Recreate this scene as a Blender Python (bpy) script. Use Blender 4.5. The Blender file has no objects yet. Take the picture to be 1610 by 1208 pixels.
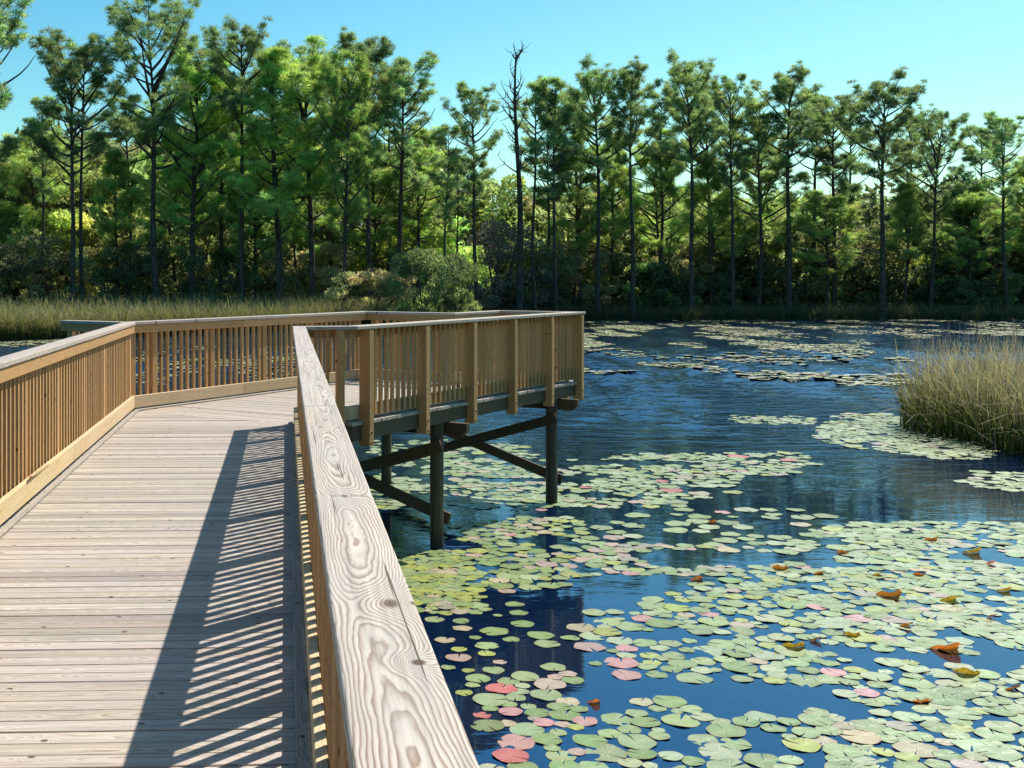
import bpy, math, random
import numpy as np
from mathutils import Vector, noise as mnoise
rng = np.random.default_rng(7)
random.seed(7)
SC = bpy.context.scene
COL = SC.collection
R = math.radians
# ------------------------------------------------------------------ camera, sky, sun, exposure
HW, HD = 3.30, 1.72            # eye height above the water, deck height above the water
F, PX, PY = 1900.0, 525.0, 434.0   # focal length and optical centre in photo pixels (1610 x 1208, cropped)
cd = bpy.data.cameras.new('camera'); cam = bpy.data.objects.new('camera', cd); COL.objects.link(cam)
cam.location = (0, 0, HW); cam.rotation_euler = (R(90), 0, 0)
cd.sensor_width = 36; cd.lens = F / 1610 * 36
cd.shift_x = (805 - PX) / 1610; cd.shift_y = -(604 - PY) / 1610
cd.clip_start = 0.05; cd.clip_end = 3000
SC.camera = cam
SUN_AZ, SUN_EL = R(43.2), R(51.0)      # azimuth clockwise from +Y
w = bpy.data.worlds.new('World'); SC.world = w; w.use_nodes = True
nt = w.node_tree; nt.nodes.clear()
sky = nt.nodes.new('ShaderNodeTexSky'); sky.sky_type = 'NISHITA'; sky.sun_disc = False
sky.sun_elevation = SUN_EL; sky.sun_rotation = SUN_AZ
sky.air_density = 1.0; sky.dust_density = 1.0; sky.ozone_density = 1.0
hs = nt.nodes.new('ShaderNodeHueSaturation'); hs.inputs['Saturation'].default_value = 1.5
tint = nt.nodes.new('ShaderNodeMix'); tint.data_type = 'RGBA'; tint.blend_type = 'MULTIPLY'; tint.inputs[0].default_value = 1
tint.inputs[7].default_value = (0.76, 1.13, 0.97, 1)
bg = nt.nodes.new('ShaderNodeBackground'); bg.inputs['Strength'].default_value = 0.105
wo = nt.nodes.new('ShaderNodeOutputWorld')
nt.links.new(sky.outputs[0], hs.inputs['Color']); nt.links.new(hs.outputs[0], tint.inputs[6])
nt.links.new(tint.outputs[2], bg.inputs['Color']); nt.links.new(bg.outputs[0], wo.inputs[0])
sl = bpy.data.lights.new('sun', 'SUN'); sl.energy = 5.0; sl.angle = R(0.53); sl.color = (1.0, 0.95, 0.87)
so = bpy.data.objects.new('sun', sl); COL.objects.link(so)
sd = Vector((math.sin(SUN_AZ) * math.cos(SUN_EL), math.cos(SUN_AZ) * math.cos(SUN_EL), math.sin(SUN_EL)))
so.rotation_euler = sd.to_track_quat('Z', 'Y').to_euler(); so.location = sd * 100
SC.view_settings.view_transform = 'Standard'; SC.view_settings.look = 'None'
SC.view_settings.exposure = 0.5; SC.view_settings.gamma = 1
SC.cycles.use_denoising = True
SC.cycles.max_bounces = 8; SC.cycles.transparent_max_bounces = 4
SC.cycles.sample_clamp_direct = 6; SC.cycles.sample_clamp_indirect = 6
SC.cycles.caustics_reflective = False; SC.cycles.caustics_refractive = False

# ------------------------------------------------------------------ helpers
def tag(o, label=None, cat=None, group=None, kind=None):
    if label: o['label'] = label
    if cat: o['category'] = cat
    if group: o['group'] = group
    if kind: o['kind'] = kind
    return o
def empty(name, loc=(0, 0, 0)):
    o = bpy.data.objects.new(name, None); COL.objects.link(o); o.location = loc; o.empty_display_size = .3
    return o
def at(px, py, Z=0.0):
    Y = F * (HW - Z) / (py - PY)
    return np.array([(px - PX) / F * Y, Y, Z])
def proj(x, y, z):
    return PX + F * x / y, PY + F * (HW - z) / y

class MB:
    """collects polygons with per-vertex attributes and links them as ONE mesh object"""
    def __init__(s): s.v = []; s.f = []; s.bc = []; s.br = []; s.n = 0
    def add(s, verts, faces, bc=None, br=(0, 0, 0)):
        verts = np.asarray(verts, float)
        s.v.append(verts)
        s.f += [tuple(i + s.n for i in f) for f in faces]
        s.bc.append(np.asarray(bc if bc is not None else verts, float))
        b = np.asarray(br, float)
        s.br.append(np.tile(b, (len(verts), 1)) if b.ndim == 1 else b)
        s.n += len(verts)
    def quadbox(s, q, z0, z1, D, br=None, vert=False):
        """prism over a plan quad q (4 xy points), board axis D (xy unit); vert: board stands on edge"""
        q = np.asarray(q, float); n = len(q)
        c = q.mean(0); N = np.array([D[1], -D[0]])
        br = rng.random(3) if br is None else br
        V = np.array([[p[0], p[1], z] for z in (z0, z1) for p in q])
        u = (V[:, :2] - c) @ N; v = V[:, :2] @ D; wz = V[:, 2] - (z0 + z1) / 2
        bc = np.stack([wz, v, u], 1) if vert else np.stack([u, v, wz], 1)
        fs = [tuple(range(n - 1, -1, -1)), tuple(range(n, 2 * n))] + [(i, (i + 1) % n, n + (i + 1) % n, n + i) for i in range(n)]
        a = sum(q[i][0] * q[(i + 1) % n][1] - q[(i + 1) % n][0] * q[i][1] for i in range(n))
        if a < 0: fs = [f[::-1] for f in fs]
        s.add(V, fs, bc, br)
    def beam(s, a, b, side, wd, th, br=None):
        """square-cut plank from a to b; side = unit vector of its thickness"""
        a = np.asarray(a, float); b = np.asarray(b, float); L = np.linalg.norm(b - a); d = (b - a) / L
        side = np.asarray(side, float); side = side - d * (side @ d); side /= np.linalg.norm(side)
        up = np.cross(side, d)
        br = rng.random(3) if br is None else br
        V = []; bc = []
        for e, lv in ((a, 0), (b, L)):
            for su, sw in ((-1, -1), (1, -1), (1, 1), (-1, 1)):
                V.append(e + up * su * wd / 2 + side * sw * th / 2); bc.append((su * wd / 2, lv, sw * th / 2))
        fs = [(0, 1, 2, 3), (7, 6, 5, 4)] + [(i, i + 4, (i + 1) % 4 + 4, (i + 1) % 4) for i in range(4)]
        s.add(V, fs, bc, br)
    def tube(s, pts, rad, n=8, br=None, cap=True):
        pts = np.asarray(pts, float); m = len(pts)
        br = rng.random(3) if br is None else br
        V = []; bc = []; L = 0
        for i in range(m):
            t = pts[min(i + 1, m - 1)] - pts[max(i - 1, 0)]; t /= np.linalg.norm(t) + 1e-9
            ax = np.array([1., 0, 0]) if abs(t[0]) < .8 else np.array([0, 1., 0])
            e1 = np.cross(t, ax); e1 /= np.linalg.norm(e1); e2 = np.cross(t, e1)
            if i: L += np.linalg.norm(pts[i] - pts[i - 1])
            for k in range(n):
                a = 2 * math.pi * k / n
                V.append(pts[i] + rad[i] * (e1 * math.cos(a) + e2 * math.sin(a)))
                bc.append((rad[i] * math.cos(a), L, rad[i] * math.sin(a)))
        fs = [(i * n + k, (i + 1) * n + k, (i + 1) * n + (k + 1) % n, i * n + (k + 1) % n) for i in range(m - 1) for k in range(n)]
        if cap: fs += [tuple(range(n)), tuple(range(m * n - 1, m * n - n - 1, -1))]
        s.add(V, fs, bc, br)
    def mesh(s, name, mats, smooth=False):
        me = bpy.data.meshes.new(name)
        V = np.concatenate(s.v); me.from_pydata(V.tolist(), [], s.f)
        a = me.attributes.new('bc', 'FLOAT_VECTOR', 'POINT'); a.data.foreach_set('vector', np.concatenate(s.bc).astype(np.float32).ravel())
        b = np.concatenate(s.br); b = np.hstack([b, np.ones((len(b), 1))])
        a = me.attributes.new('br', 'FLOAT_COLOR', 'POINT'); a.data.foreach_set('color', b.astype(np.float32).ravel())
        for m in (mats if isinstance(mats, (list, tuple)) else [mats]): me.materials.append(m)
        if smooth: me.polygons.foreach_set('use_smooth', [True] * len(me.polygons))
        me.update()
        return me
    def build(s, name, mats, parent=None, smooth=False, bevel=0, seg=2):
        o = bpy.data.objects.new(name, s.mesh(name, mats, smooth)); COL.objects.link(o)
        if parent is not None:
            o.parent = parent
            m = np.array(parent.location)
            p = parent.parent
            while p is not None: m = m + np.array(p.location); p = p.parent
            o.location = tuple(-m)          # vertices are in world space
        if bevel:
            b = o.modifiers.new('edge', 'BEVEL'); b.width = bevel; b.segments = seg; b.limit_method = 'ANGLE'; b.angle_limit = R(40)
        return o

def tri_mesh(name, V, Fc, tint, mat, smooth=False):
    """fast mesh from an array of faces that all have the same number of corners"""
    k = Fc.shape[1]
    me = bpy.data.meshes.new(name)
    me.vertices.add(len(V)); me.vertices.foreach_set('co', np.asarray(V, np.float32).ravel())
    me.loops.add(Fc.size); me.loops.foreach_set('vertex_index', Fc.astype(np.int32).ravel())
    me.polygons.add(len(Fc)); me.polygons.foreach_set('loop_start', (np.arange(len(Fc)) * k).astype(np.int32))
    me.polygons.foreach_set('loop_total', np.full(len(Fc), k, np.int32))
    a = me.attributes.new('tint', 'FLOAT_COLOR', 'POINT')
    a.data.foreach_set('color', np.hstack([tint, np.ones((len(V), 1))]).astype(np.float32).ravel())
    me.materials.append(mat)
    if smooth: me.polygons.foreach_set('use_smooth', [True] * len(Fc))
    me.update(); me.validate()
    return me

# ------------------------------------------------------------------ materials
class N:
    """tiny node-graph writer"""
    def __init__(s, name):
        s.m = bpy.data.materials.new(name); s.m.use_nodes = True; s.t = s.m.node_tree; s.t.nodes.clear()
        s.out = s.t.nodes.new('ShaderNodeOutputMaterial')
    def new(s, typ, **kw):
        n = s.t.nodes.new('ShaderNode' + typ)
        for k, v in kw.items(): setattr(n, k, v)
        return n
    def link(s, a, b): s.t.links.new(a, b)
    def put(s, v, sock):
        if isinstance(v, bpy.types.NodeSocket): s.link(v, sock)
        elif v is not None: sock.default_value = v
    def math(s, op, a, b=None, c=None, clamp=False):
        n = s.new('Math', operation=op, use_clamp=clamp)
        for i, v in enumerate((a, b, c)): s.put(v, n.inputs[i])
        return n.outputs[0]
    def attr(s, name): return s.new('Attribute', attribute_name=name)
    def sep(s, v):
        n = s.new('SeparateXYZ'); s.link(v, n.inputs[0]); return n.outputs
    def comb(s, x, y, z):
        n = s.new('CombineXYZ')
        for i, v in enumerate((x, y, z)): s.put(v, n.inputs[i])
        return n.outputs[0]
    def noise(s, vec, scale=1.0, detail=2.0, rough=.5, dist=0.0):
        n = s.new('TexNoise'); s.link(vec, n.inputs['Vector']); n.inputs['Scale'].default_value = scale
        n.inputs['Detail'].default_value = detail; n.inputs['Roughness'].default_value = rough; n.inputs['Distortion'].default_value = dist
        return n.outputs[0]
    def ramp(s, fac, stops):
        n = s.new('ValToRGB'); s.link(fac, n.inputs[0]); e = n.color_ramp.elements
        while len(e) < len(stops): e.new(.5)
        for q, (p, c) in zip(e, stops):
            q.position = p; q.color = (*c, 1) if len(c) == 3 else c
        return n.outputs[0]
    def fr(s, v, a, b, c=0.0, d=1.0):
        n = s.new('MapRange', interpolation_type='SMOOTHSTEP')
        s.put(v, n.inputs[0]); s.put(a, n.inputs[1]); s.put(b, n.inputs[2]); s.put(c, n.inputs[3]); s.put(d, n.inputs[4])
        return n.outputs[0]
    def mix(s, fac, a, b, blend='MIX'):
        n = s.new('Mix', data_type='RGBA', blend_type=blend)
        s.put(fac, n.inputs[0])
        for v, i in ((a, 6), (b, 7)):
            if isinstance(v, tuple) and len(v) == 3: v = (*v, 1)
            s.put(v, n.inputs[i])
        return n.outputs[2]
    def bump(s, h, strength, dist):
        n = s.new('Bump'); s.link(h, n.inputs['Height']); n.inputs['Strength'].default_value = strength; n.inputs['Distance'].default_value = dist
        return n.outputs[0]
    def principled(s, col, rough=.6, spec=.5, normal=None, **kw):
        n = s.new('BsdfPrincipled'); s.put(col if not isinstance(col, tuple) else (*col, 1), n.inputs['Base Color'])
        s.put(rough, n.inputs['Roughness']); n.inputs['Specular IOR Level'].default_value = spec
        if normal: s.link(normal, n.inputs['Normal'])
        for k, v in kw.items(): s.put(v, n.inputs[k])
        return n.outputs[0]
    def done(s, sh): s.link(sh, s.out.inputs['Surface']); return s.m

def wood(name, early, late, grey, freq=190., greyamt=.35, var=.3, ringc=1.0, knots=(), cracks=.5, spread=.20, fibre=.30, wig=.016, ws=1.0, streak=.22, soft=False):
    g = N(name)
    u, v, w_ = g.sep(g.attr('bc').outputs['Vector'])
    r0, r1, r2 = g.sep(g.attr('br').outputs['Vector'])
    M = g.math
    vo = M('MULTIPLY_ADD', r0, 50., v)
    n1 = g.noise(g.comb(vo, r1, 0.), 1.1, 1.5)
    n2 = g.noise(g.comb(M('ADD', vo, 31.7), r2, 0.), .8 if soft else 1.0, 1.0)
    x0 = M('ADD', M('MULTIPLY', M('SUBTRACT', r1, .5), .07), M('MULTIPLY', M('SUBTRACT', n1, .5), .07))
    d = M('MULTIPLY_ADD', n2, .075, .004) if soft else M('MULTIPLY_ADD', M('ABSOLUTE', M('SUBTRACT', n2, .5)), spread * 1.6, .012)
    d = M('ADD', d, M('MULTIPLY', w_, .8))
    du = M('SUBTRACT', u, x0)
    rr = M('SQRT', M('ADD', M('MULTIPLY', du, du), M('MULTIPLY', d, d)))
    fine = g.noise(g.comb(M('MULTIPLY', u, 22. * ws), M('MULTIPLY', vo, 5. * ws), M('MULTIPLY', w_, 22. * ws)), 1., 3.)
    rr = M('ADD', rr, M('MULTIPLY', M('SUBTRACT', fine, .5), wig))
    vor = g.new('TexVoronoi', voronoi_dimensions='2D'); vor.inputs['Scale'].default_value = 2.6
    g.link(g.comb(M('MULTIPLY_ADD', r1, 9., u), M('MULTIPLY', vo, .8), 0.), vor.inputs['Vector'])
    kd = M('DIVIDE', vor.outputs['Distance'], 2.6)
    k1 = M('EXPONENT', M('MULTIPLY', M('MULTIPLY', kd, kd), -1100.))
    core = g.fr(kd, .006, .014, 1., 0.)
    for (ku, kv, amp, sg, cr) in knots:
        a = M('SUBTRACT', u, ku); b = M('MULTIPLY', M('SUBTRACT', v, kv), .55)
        q = M('ADD', M('MULTIPLY', a, a), M('MULTIPLY', b, b))
        k1 = M('MULTIPLY_ADD', M('EXPONENT', M('MULTIPLY', q, -1. / (sg * sg))), amp, k1)
        if cr: core = M('MAXIMUM', core, g.fr(M('SQRT', q), cr * .4, cr * 1.3, .9, 0.))
    rr = M('ADD', rr, M('MULTIPLY', k1, .03))
    ph = M('FRACT', M('MULTIPLY_ADD', rr, freq, M('MULTIPLY', r2, 5.)))
    ring = g.ramp(ph, [(0.0, (0, 0, 0)), (.30, (.06,) * 3), (.62, (.45,) * 3), (.88, (1, 1, 1)), (1.0, (.0, .0, .0))])
    if soft: ring = g.ramp(ph, [(0.0, (.1,) * 3), (.12, (0, 0, 0)), (.40, (.10,) * 3), (.70, (.75,) * 3), (.86, (1, 1, 1)), (1.0, (.1,) * 3)])
    ringv = M('MULTIPLY', ring, ringc)
    fib = g.noise(g.comb(M('MULTIPLY', u, 420.), M('MULTIPLY', vo, 9.), M('MULTIPLY', w_, 420.)), 1., 2., .6)
    pat = g.noise(g.comb(M('MULTIPLY', u, 9.), M('MULTIPLY', vo, 1.7), M('MULTIPLY', w_, 9.)), 1., 4., .6)
    col = g.mix(ringv, early, late)
    col = g.mix(M('MULTIPLY', g.fr(pat, .35, .68), greyamt), col, grey)
    col = g.mix(core, col, tuple(c * .45 for c in late))
    ck = g.noise(g.comb(M('MULTIPLY', u, 130.), M('MULTIPLY', vo, 1.3), M('MULTIPLY', w_, 130.)), 1., 1.)
    ckm = M('MULTIPLY', g.fr(ck, .70, .76), cracks)
    col = g.mix(ckm, col, tuple(c * .3 for c in late))
    val = M('MULTIPLY_ADD', M('SUBTRACT', fib, .5), fibre * 2, 1.0)
    stk = g.noise(g.comb(M('MULTIPLY', u, 75.), M('MULTIPLY', vo, 1.6), M('MULTIPLY', w_, 75.)), 1., 3., .6)
    val = M('MULTIPLY', val, M('MULTIPLY_ADD', M('SUBTRACT', stk, .5), streak * 2, 1.0))
    val = M('MULTIPLY', val, M('MULTIPLY_ADD', r0, var, 1 - var / 2))
    col = g.mix(1.0, col, g.comb(val, M('MULTIPLY', val, M('MULTIPLY_ADD', r1, .05, .975)), M('MULTIPLY', val, M('MULTIPLY_ADD', r2, .10, .95))), 'MULTIPLY')
    h = M('ADD', M('MULTIPLY', fib, .35), M('ADD', M('MULTIPLY', ringv, .6), M('MULTIPLY', ckm, -2.)))
    return g.done(g.principled(col, .72, .25, g.bump(h, .35, .0012)))

def leafmat(name, mul=1.0, trans=.45, rough=.55, spec=.2, sat=1.0):
    g = N(name)
    t = g.attr('tint').outputs['Color']
    oi = g.new('ObjectInfo')
    hv = g.new('HueSaturation'); g.link(t, hv.inputs['Color']); hv.inputs['Saturation'].default_value = sat
    g.link(g.math('MULTIPLY_ADD', oi.outputs['Random'], .45 * mul, .78 * mul), hv.inputs['Value'])
    g.link(g.math('MULTIPLY_ADD', g.math('FRACT', g.math('MULTIPLY', oi.outputs['Random'], 7.3)), .034, .474), hv.inputs['Hue'])
    p = g.principled(hv.outputs[0], rough, spec)
    tr = g.new('BsdfTranslucent')
    warm = g.mix(1.0, hv.outputs[0], (1.08, 1.15, .62), 'MULTIPLY')
    g.link(warm, tr.inputs['Color'])
    mx = g.new('MixShader'); mx.inputs[0].default_value = trans
    g.link(p, mx.inputs[1]); g.link(tr.outputs[0], mx.inputs[2])
    return g.done(mx.outputs[0])

W_deck = wood('deck_wood', (.44, .365, .295), (.19, .13, .085), (.345, .31, .28), freq=150, greyamt=.6, var=.42, ringc=.7, cracks=.7, spread=.12, streak=.52)
W_rail = wood('rail_wood', (.56, .32, .13), (.26, .115, .04), (.40, .25, .125), freq=150, greyamt=.4, var=.35, ringc=.8, cracks=.35)
W_kick = wood('kick_wood', (.60, .44, .25), (.40, .23, .10), (.56, .45, .30), freq=110, greyamt=.45, var=.2, ringc=.6, cracks=.2)
W_cap = wood('cap_wood', (.50, .42, .34), (.25, .17, .115), (.36, .33, .31), freq=170, greyamt=.45, var=.15, ringc=.9, cracks=.4)
W_hero = wood('weathered_cap_wood', (.53, .45, .385), (.20, .115, .068), (.36, .33, .31), freq=225, greyamt=.5, var=.06, ringc=.88, cracks=.9, fibre=.18, spread=.34, wig=.013, ws=1.0, streak=.46, soft=True,
              knots=[(.028, 1.98, 1.1, .055, .016), (.0, 2.95, 1.0, .05, .010), (-.02, 4.3, .9, .05, .010), (.02, 5.9, .9, .05, .012), (-.01, 7.6, .9, .05, .012)])
W_under = wood('under_deck_wood', (.105, .072, .042), (.055, .034, .019), (.07, .058, .044), freq=120, greyamt=.5, var=.3, cracks=.5)  # even dark brown for rim joists, joists, cap beams and braces

g = N('pile_wood')
u, v, ww = g.sep(g.attr('bc').outputs['Vector'])
pz = g.sep(g.new('NewGeometry').outputs['Position'])[2]
nn = g.noise(g.comb(g.math('MULTIPLY', u, 30.), g.math('MULTIPLY', v, 2.), g.math('MULTIPLY', ww, 30.)), 1., 4.)
c = g.ramp(nn, [(.3, (.045, .032, .022)), (.7, (.13, .095, .065))])
wet = g.fr(g.math('ADD', pz, g.math('MULTIPLY', nn, .25)), .15, .45, .75, 0.)   # waterline stain on the pile
c = g.mix(wet, c, (.02, .018, .014))
M_pile = g.done(g.principled(c, .7, .3, g.bump(nn, .5, .006)))

g = N('water')
pos = g.new('NewGeometry').outputs['Position']
x, y, z = g.sep(pos)
far = g.fr(g.math('ADD', y, g.math('MULTIPLY', g.noise(g.comb(g.math('MULTIPLY', x, .12), g.math('MULTIPLY', y, .10), 0.), 1., 2.), 16.)), 23., 42.)
n1 = g.noise(g.comb(g.math('MULTIPLY', x, 1.0), g.math('MULTIPLY', y, 2.2), 0.), 1.3, 3., .55, .6)
n2 = g.noise(g.comb(g.math('MULTIPLY', x, 1.0), g.math('MULTIPLY', y, 1.6), 7.), 7., 2., .5)
n3 = g.noise(g.comb(x, y, 3.), .5, 2.)
calm = g.math('MULTIPLY_ADD', g.fr(n3, .4, .7), .55, .30)
amp = g.math('MULTIPLY_ADD', far, 3.0, g.math('MULTIPLY', calm, .35))
h = g.math('MULTIPLY', g.math('ADD', g.math('MULTIPLY', n1, .02), g.math('MULTIPLY', n2, .0035)), amp)
M_water = g.done(g.principled((.002, .010, .036), .04, .5, g.bump(h, 1.0, 1.0), IOR=2.5, **{'Specular Tint': (.26, .66, 1.0, 1)}))

g = N('earth')
pos = g.new('NewGeometry').outputs['Position']
nn = g.noise(pos, .35, 6., .65); n4 = g.noise(pos, 6., 3.)
c = g.ramp(nn, [(.3, (.045, .038, .022)), (.5, (.085, .07, .038)), (.7, (.12, .10, .05))])
M_earth = g.done(g.principled(g.mix(.5, c, g.ramp(n4, [(.3, (.04, .05, .02)), (.7, (.12, .10, .06))])), .95, .1, g.bump(n4, .6, .05)))

g = N('bark')
pos = g.attr('bc').outputs['Vector']
nn = g.noise(g.comb(*[g.math('MULTIPLY', q, k) for q, k in zip(g.sep(pos), (9., 2.2, 9.))]), 1., 4., .6)
oi = g.new('ObjectInfo')
c = g.ramp(nn, [(.32, (.035, .027, .022)), (.55, (.10, .078, .063)), (.75, (.19, .15, .125))])
M_bark = g.done(g.principled(c, .9, .1, g.bump(nn, .6, .03)))
g = N('dead_bark')
nn = g.noise(g.comb(*[g.math('MULTIPLY', q, k) for q, k in zip(g.sep(g.attr('bc').outputs['Vector']), (9., 2.2, 9.))]), 1., 4., .6)
M_snag = g.done(g.principled(g.ramp(nn, [(.3, (.06, .05, .042)), (.7, (.20, .17, .145))]), .9, .1, g.bump(nn, .6, .03)))

M_pine = leafmat('pine_needles', 4.9, .60, sat=.84)
M_leaf = leafmat('broad_leaves', 3.9, .55, sat=.80)
M_reed = leafmat('reed_blades', 1.15, .35, .6)
M_twig = leafmat('bare_twigs', 1.8, .05, .8)

g = N('lily_pad')
t = g.attr('tint').outputs['Color']
u, v, ww = g.sep(g.attr('pc').outputs['Vector'])      # u: angle, v: 0 centre .. 1 rim, w: random
vein = g.math('POWER', g.math('ABSOLUTE', g.math('SINE', g.math('MULTIPLY', u, 9.))), 14.)
vein = g.math('MULTIPLY', vein, g.fr(v, .05, .95, .85, .25))
po = g.new('NewGeometry').outputs['Position']
sp = g.noise(po, 55., 3., .6); bl = g.noise(po, 14., 3., .6)
c = g.mix(g.math('MULTIPLY', g.fr(bl, .45, .7), .55), t, g.mix(1.0, t, (.85, .62, .45), 'MULTIPLY'))
c = g.mix(vein, c, g.mix(.55, t, (.50, .52, .28)))
c = g.mix(g.math('MULTIPLY', g.fr(sp, .66, .74), .6), c, (.10, .07, .03))
rim = g.math('MULTIPLY', g.fr(g.math('ADD', v, g.math('MULTIPLY', bl, .2)), .98, 1.12), .5)
c = g.mix(rim, c, (.22, .12, .05))
p = g.principled(c, g.math('MULTIPLY_ADD', bl, .25, .28), .6, g.bump(g.math('ADD', g.math('MULTIPLY', vein, .4), bl), .25, .012))
M_pad = g.done(p)
g = N('curled_leaf')
t = g.attr('tint').outputs['Color']; po = g.new('NewGeometry').outputs['Position']
c = g.mix(g.fr(g.noise(po, 25., 3.), .45, .7), t, g.mix(1.0, t, (.5, .4, .5), 'MULTIPLY'))
tr = g.new('BsdfTranslucent'); g.link(g.mix(1.0, c, (1.6, 1.3, .7), 'MULTIPLY'), tr.inputs['Color'])
mx = g.new('MixShader'); mx.inputs[0].default_value = .5
g.link(g.principled(c, .4, .5), mx.inputs[1]); g.link(tr.outputs[0], mx.inputs[2]); M_curl = g.done(mx.outputs[0])

# ------------------------------------------------------------------ setting: ground, water
def shore(x):
    """distance of the far waterline at sideways position x"""
    xs = [-200, -60, -30, -16, -6, 3, 12, 20, 45, 70, 200]
    ys = [30, 42, 58, 63, 70, 80, 90, 91.5, 92, 90, 60]
    return np.interp(x, xs, ys)
gx = np.concatenate([np.linspace(-900, -80, 18), np.linspace(-76, 90, 84), np.linspace(100, 900, 18)])
gy = np.concatenate([np.linspace(-60, 40, 16), np.linspace(44, 130, 87), np.linspace(140, 1500, 24)])
GX, GY = np.meshgrid(gx, gy)
dd = GY - shore(GX)
GZ = np.where(dd < 0, np.maximum(-1.3, dd * .12), np.minimum(.9, .05 + dd * .03))
GZ += np.array([[mnoise.noise(Vector((a * .11, b * .11, 0))) * .12 for a, b in zip(ra, rb)] for ra, rb in zip(GX, GY)]) * (dd > 2)
ny, nx = GX.shape
V = np.stack([GX, GY, GZ], -1).reshape(-1, 3)
idx = np.arange(nx * ny).reshape(ny, nx)
Q = np.stack([idx[:-1, :-1], idx[:-1, 1:], idx[1:, 1:], idx[1:, :-1]], -1).reshape(-1, 4)
o = bpy.data.objects.new('ground', tri_mesh('ground', V, Q, np.ones((len(V), 3)), M_earth, True)); COL.objects.link(o); tag(o, kind='structure')
wx = np.concatenate([np.linspace(-700, -60, 12), np.linspace(-50, -31, 10), np.arange(-30, 57, .24), np.linspace(60, 100, 10), np.linspace(150, 700, 10)])
wy = np.concatenate([np.linspace(-60, 18, 14), np.arange(19, 94, .21), np.linspace(96, 140, 8)])
WX, WY = np.meshgrid(wx, wy)
wr = np.random.default_rng(3)
WV = [(2 * math.pi / wr.uniform(.55, 1.4), wr.normal() * .75 + 1.25, wr.uniform(0, 6.3)) for k in range(26)]
def waves(x, y):
    """wind ripples: many short waves, stronger on the open middle of the pond"""
    z = 0 * x
    for kk, an, p_ in WV: z = z + .40 / math.sqrt(26) / kk * np.sin(kk * (math.cos(an) * x + math.sin(an) * y) + p_)
    pt = .78 + .42 * np.sin(.13 * x + .21 * y + 1.) * np.sin(.31 * y - .07 * x)
    e = np.clip((y + 3 * np.sin(.35 * x) + 2 * np.sin(.9 * x + 1) - 25) / 14, 0, 1)
    e = e * e * (3 - 2 * e) * ((x > -30) & (x < 57) & (y < 94))
    e = e * (1 - .72 * np.clip((y - 46) / 12, 0, 1))
    return z * pt * (.05 * (y > 19) + e)
WZ = waves(WX, WY)
ny, nx = WX.shape; idx = np.arange(nx * ny).reshape(ny, nx)
Q = np.stack([idx[:-1, :-1], idx[:-1, 1:], idx[1:, 1:], idx[1:, :-1]], -1).reshape(-1, 4)
V = np.stack([WX, WY, WZ], -1).reshape(-1, 3)
o = bpy.data.objects.new('water', tri_mesh('water', V, Q, np.ones((len(V), 3)), M_water, True)); COL.objects.link(o); tag(o, kind='structure')
def gz(x, y):
    d = y - shore(x)
    return np.where(d < 0, 0, np.minimum(.9, .05 + d * .03))

# ------------------------------------------------------------------ boardwalk
d1 = np.array([-76 / F, 1.]); d1 /= np.linalg.norm(d1); e1 = np.array([d1[1], -d1[0]])
d2 = np.array([1275., 1900.]); d2 /= np.linalg.norm(d2); q2 = np.array([d2[1], -d2[0]])
def wk(lat, Y): return np.array([lat - .04 * Y, Y])
K = np.array([-2.33, 14.13]); R1 = wk(.086, 12.95); P0 = np.array([.15, 13.05]); P1 = P0 + d2 * 6.07
E = K + d2 * 5.065; A = E + q2 * 1.51; tC = (P1 - A) @ d2; C = A + d2 * tC
CH = [wk(.086, -2.5), R1, P0, P1, C, A, E, K, wk(-1.765, -2.5)]
def chain_off(i, o):
    """the i-th corner of the railing line moved outward by o, mitred"""
    ns = []
    if i > 0:
        d = CH[i] - CH[i - 1]; d = d / np.linalg.norm(d); ns.append(np.array([d[1], -d[0]]))
    if i < len(CH) - 1:
        d = CH[i + 1] - CH[i]; d = d / np.linalg.norm(d); ns.append(np.array([d[1], -d[0]]))
    if len(ns) == 1: return CH[i] + ns[0] * o
    m = ns[0] + ns[1]; return CH[i] + m * (o / (1 + ns[0] @ ns[1]))
bw = empty('boardwalk', (0, 8, HD))
tag(bw, 'weathered wooden boardwalk with slatted railings bending onto a platform above the pond', 'boardwalk')
ZC = HD + 1.042           # top of the cap rail
TH = .038
rest = MB()               # the balusters beyond the hundred that show largest
PITCH = .1215
def along(i, t): 
    d = (CH[i + 1] - CH[i]); d = d / np.linalg.norm(d); return CH[i] + d * t
def rect(i, t0, t1, o0, o1):
    d = (CH[i + 1] - CH[i]); d = d / np.linalg.norm(d); n = np.array([d[1], -d[0]]); p = CH[i]
    return [p + d * t0 + n * o0, p + d * t1 + n * o0, p + d * t1 + n * o1, p + d * t0 + n * o1], d
OUT = {2: .176}
def split_rail(i, o0, o1, joints):
    """mitred plan quads of a long board on segment i, cut at the joints (metres from its start)"""
    a0, a1, b0, b1 = chain_off(i, o0), chain_off(i, o1), chain_off(i + 1, o0), chain_off(i + 1, o1)
    d = (CH[i + 1] - CH[i]); L = np.linalg.norm(d); d = d / L; n = np.array([d[1], -d[0]])
    ps = [(a0, a1)] + [(CH[i] + d * j + n * o0, CH[i] + d * j + n * o1) for j in joints] + [(b0, b1)]
    out = []
    for (p, q), (r_, s_) in zip(ps[:-1], ps[1:]):
        e = d * .0015
        out.append([p + e, r_ - e, s_ - e, q + e])
    return out, d
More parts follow.
